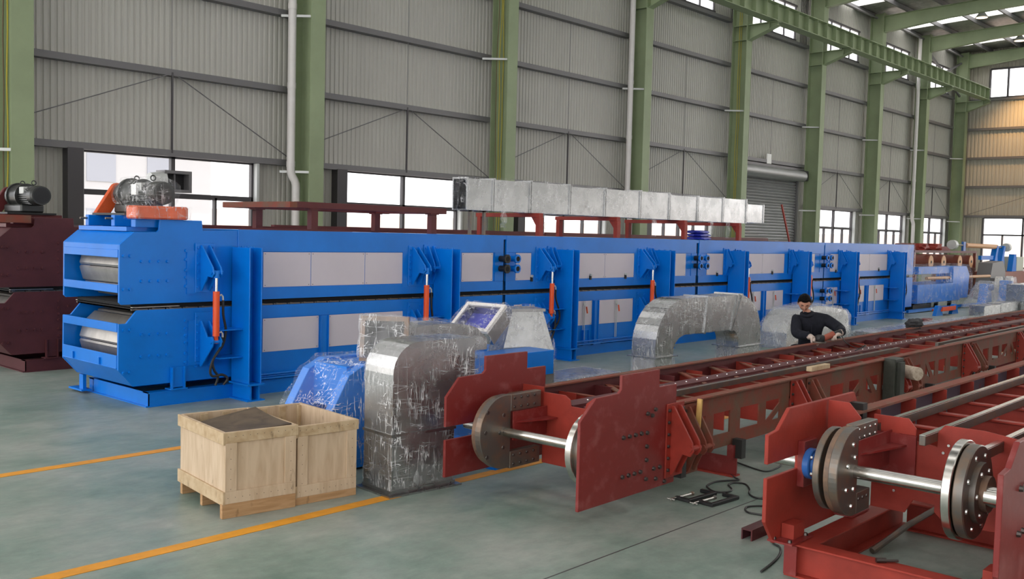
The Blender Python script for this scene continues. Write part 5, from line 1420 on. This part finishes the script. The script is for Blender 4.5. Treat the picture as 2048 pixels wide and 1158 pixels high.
# ================================================================== FAR RIGHT MACHINERY
U1 = thing('uncoiler_machine', (31, 10.6, 0), 'blue machine draped in film beyond the right end of the press', 'machine')
MB().box(28.9, 32.6, 10.4, 11.4, .25, .80).build('lower_box', 'blue', U1, bevel=.01)
MB().box(29.2, 32.0, 10.5, 10.75, 1.10, 1.32).build('upper_beam', 'blue', U1, bevel=.01)
MB().prism([(31.95, .3), (33.4, .3), (33.5, 1.05), (33.2, 1.32), (31.95, 1.32)], 'y', 10.42, 10.95).build('column', 'blue', U1, bevel=.01)
for x in (29.3, 30.6, 31.2, 32.4): MB().box(x-.05, x+.05, 10.6, 10.7, 0, .25).build('leg', 'black', U1)
MB().box(28.0, 34, 10.3, 10.38, .03, .11).build('floor_rail', 'blue', U1); MB().box(29.0, 30.4, 10.55, 11.2, .02, .2).build('black_pallet', 'black', U1)
MB().cyl((30.0, 10.55, .97), (36.0, 10.55, .95), .05, seg=12).build('roller_tube', 'tube_tan', U1, smooth=True)
shell(MB().prism([(28.9, .25), (28.95, .8), (29.1, 1.33), (31.9, 1.33), (33.2, 1.35), (33.55, 1.05), (33.5, .12), (32.6, .2)], 'y', 10.36, 11.42), 'plastic_film', 'film', U1, .01, .05, 2, cuts=6, seed=71)
MB().box(29.0, 29.5, 11.2, 11.7, .0, 1.0).build('control_box', 'bag_blue', label='dark blue box behind the film draped machine', cat='box', bevel=.01)
RK = thing('roller_rack', (36.5, 13, 0), 'brown roller rack frame behind the film draped machine', 'rack')
for y in (12.15, 13.6):
    MB().box(33.2, 39.6, y-.05, y+.05, 1.02, 1.14).build('beam', 'roller_brown', RK)
    for x in (33.4, 35.4, 37.4, 39.4): MB().box(x-.05, x+.05, y-.05, y+.05, 0, 1.02).build('leg', 'roller_brown', RK)
MB().box(33.2, 39.6, 12.1, 12.2, 1.70, 1.78).build('upper_beam', 'maroon', RK); MB().box(36.8, 40.6, 13.4, 13.6, 1.75, 1.92).build('upper_beam', 'red_plate', RK)
for x in (33.25, 39.55): MB().box(x-.05, x+.05, 12.1, 12.2, 1.14, 1.70).build('upper_post', 'roller_brown', RK)
for i, x in enumerate((34.45, 35.7, 37.4, 38.65)):
    r = thing('roll', (x, 12.8, 1.15), ['leftmost', 'second', 'third', 'rightmost'][i]+' brown roll with a tan end on the roller rack', 'roll', 'brown rolls on the rack')
    MB().cyl((x, 12.0, 1.385), (x, 13.9, 1.385), .235, seg=24).build('drum', 'roller_brown', r, smooth=True)
    MB().cyl((x, 11.985, 1.385), (x, 12.0, 1.385), .225, seg=24).build('end_face', 'tube_tan', r); MB().cyl((x, 11.97, 1.385), (x, 11.99, 1.385), .05, seg=12).build('core', 'black', r)
for i, x in enumerate((33.6, 35.0, 36.3)):
    lumpy('wrapped_part', (x, 12.6, 1.9), (.32, .25, .12), 'red_primer' if i else 'rust_red', seed=i, amp=.5, label=['left', 'middle', 'right'][i]+' red lump of parts on top of the roller rack', cat='part', group='parts on the roller rack')
S2 = thing('winding_stand', (45, 12.5, 0), 'blue winding stands with a tan shaft near the end wall', 'machine')
MB().box(41.4, 50, 11.9, 13.2, .45, .95).build('base', 'roller_brown', S2, bevel=.01); MB().box(41.5, 49.9, 12.0, 13.1, 0, .45).build('plinth', 'maroon', S2)
for x in (41.9, 42.8):
    MB().prism([(x-.35, .95), (x+.25, .95), (x+.15, 1.6), (x+.28, 1.98), (x+.10, 2.0), (x-.1, 1.6)], 'y', 12.05, 12.25).build('stand', 'blue', S2)
MB().prism([(44.1, .95), (44.7, .95), (44.6, 1.66), (44.3, 1.66)], 'y', 12.05, 12.25).build('stand', 'blue', S2)
MB().cyl((37.1, 12.15, 2.0), (43.7, 12.15, 1.93), .03, seg=10).build('shaft', 'dark_steel', S2); MB().cyl((38.4, 12.15, 1.99), (42.2, 12.15, 1.95), .09, seg=14).build('paper_core', 'tube_tan', S2, smooth=True)
MB().cyl((36.9, 12.15, 2.0), (37.15, 12.15, 2.0), .17, seg=16).build('hand_wheel', 'light_bar', S2); MB().cyl((43.4, 12.15, 1.94), (43.65, 12.15, 1.94), .17, seg=16).build('hand_wheel', 'light_bar', S2)
MB().box(38.1, 38.35, 12.11, 12.19, 1.78, 2.12).build('shaft_bracket', 'bearing_blue', S2); MB().box(40.2, 41.9, 12.1, 12.22, 1.44, 1.60).build('arm', 'blue', S2)
MB().box(44.9, 45.9, 12.1, 12.6, .95, 1.55).build('control_cabinet', 'cabinet_grey', label='grey green control cabinet on the winding machine base', cat='cabinet', bevel=.01)
gb = thing('machine_guard', (39.6, 11.6, 0), 'grey sheet metal guard between the rolls and the winding stands', 'guard')
MB().prism([(38.4, 0), (40.6, 0), (40.5, 1.05), (40.2, 1.42), (38.9, 1.35)], 'y', 11.3, 11.8).build('guard_sheet', 'girt', gb)
for x in (38.7, 40.0):
    MB().cyl((x, 10.9, .70), (x, 11.1, .70), .17, seg=18).build('guide_roller', 'pvc', gb, smooth=True)
    MB().box(x-.04, x+.04, 11.1, 11.3, 0, .8).build('roller_post', 'girt', gb)
for i, (x, h) in enumerate(((33.2, .78), (35.3, .85))):
    b = thing('bearing_stand', (x, 9.8, 0), ['left', 'right'][i]+' blue bearing stand under draped film beyond the floor boxes', 'machine part', 'film draped bearing stands')
    MB().prism([(x-.7, .0), (x+.6, .0), (x+.55, .15), (x+.3, .2), (x+.1, h), (x-.15, h), (x-.35, .2), (x-.7, .12)], 'y', 9.7, 9.95).build('stand', 'blue', b, bevel=.01)
    MB().cyl((x, 9.6, h-.1), (x, 10.0, h-.1), .1, seg=14).build('bearing', 'bearing_blue', b, smooth=True)
    vs = [(x-1.0, 9.55, .01), (x+.8, 9.55, .01), (x+.8, 10.2, .01), (x-1.0, 10.2, .01), (x-.15, 9.62, h+.04), (x+.25, 9.62, h+.06), (x+.25, 10.05, h+.06), (x-.15, 10.05, h+.04)]
    shell(MB().add(vs, [(0, 1, 5, 4), (1, 2, 6, 5), (2, 3, 7, 6), (3, 0, 4, 7), (4, 5, 6, 7)]), 'plastic_film', 'film_dense', b, .01, .05, 3, cuts=7, seed=80+i)
for i, (x0, x1, y0, y1, z1, lab) in enumerate(((29.4, 30.9, 8.7, 9.1, .26, 'low grey wrapped duct box on the floor behind the frame'), (31.3, 33.0, 8.8, 9.2, .26, 'low film wrapped box right of the grey duct box'), (33.2, 35.6, 8.6, 9.2, .78, 'tall galvanized box at the right edge behind the frame'))):
    b = thing('duct_box', ((x0+x1)/2, (y0+y1)/2, 0), lab, 'duct')
    MB().box(x0, x1, y0, y1, 0, z1).build('sheet_metal', 'galv', b, bevel=.004); MB().box(x0-.02, x1+.02, y0-.02, y1+.02, z1, z1+.02).build('lid_flange', 'galv', b)
    shell(MB().box(x0, x1, y0, y1, 0, z1+.02), 'plastic_film', 'film_dense' if i == 1 else 'film', b, .006, .02, 4, cuts=6, seed=90+i)
TR = thing('trestle', (29, 9.6, 0), 'small blue trestle with an orange tray on the floor beyond the press', 'trestle')
for x in (28.3, 29.6):
    MB().prism([(x-.28, 0), (x+.28, 0), (x+.1, .28), (x-.1, .28)], 'y', 9.55, 9.65).build('leg_plate', 'blue', TR)
MB().box(28.4, 29.5, 9.5, 9.8, .12, .16).build('tray', 'orange', TR); MB().box(28.4, 29.5, 9.5, 9.52, .16, .24).build('tray_rim', 'orange', TR)
wl = bpy.data.lights.new('warm_lamp', 'SPOT'); wl.energy = 900; wl.color = (1, .55, .2); wl.spot_size = radians(75); wl.spot_blend = .9; wl.shadow_soft_size = .2
lp = thing('flood_lamp', (51.2, 13.6, 10.4), 'warm flood lamp high up by the end wall', 'lamp')
MB().box(51.05, 51.3, 13.45, 13.75, 10.25, 10.55).build('housing', 'girt', lp); MB().cyl((51.15, 13.6, 10.55), (51.15, 13.6, 12.1), .02, seg=6).build('rod', 'girt', lp)
wo = bpy.data.objects.new('warm_light', wl); COL.objects.link(wo); wo.parent = lp; wo.location = (.15, 0, -.02)
wo.rotation_euler = Vector((2.8, .8, -3.0)).to_track_quat('-Z', 'Y').to_euler()
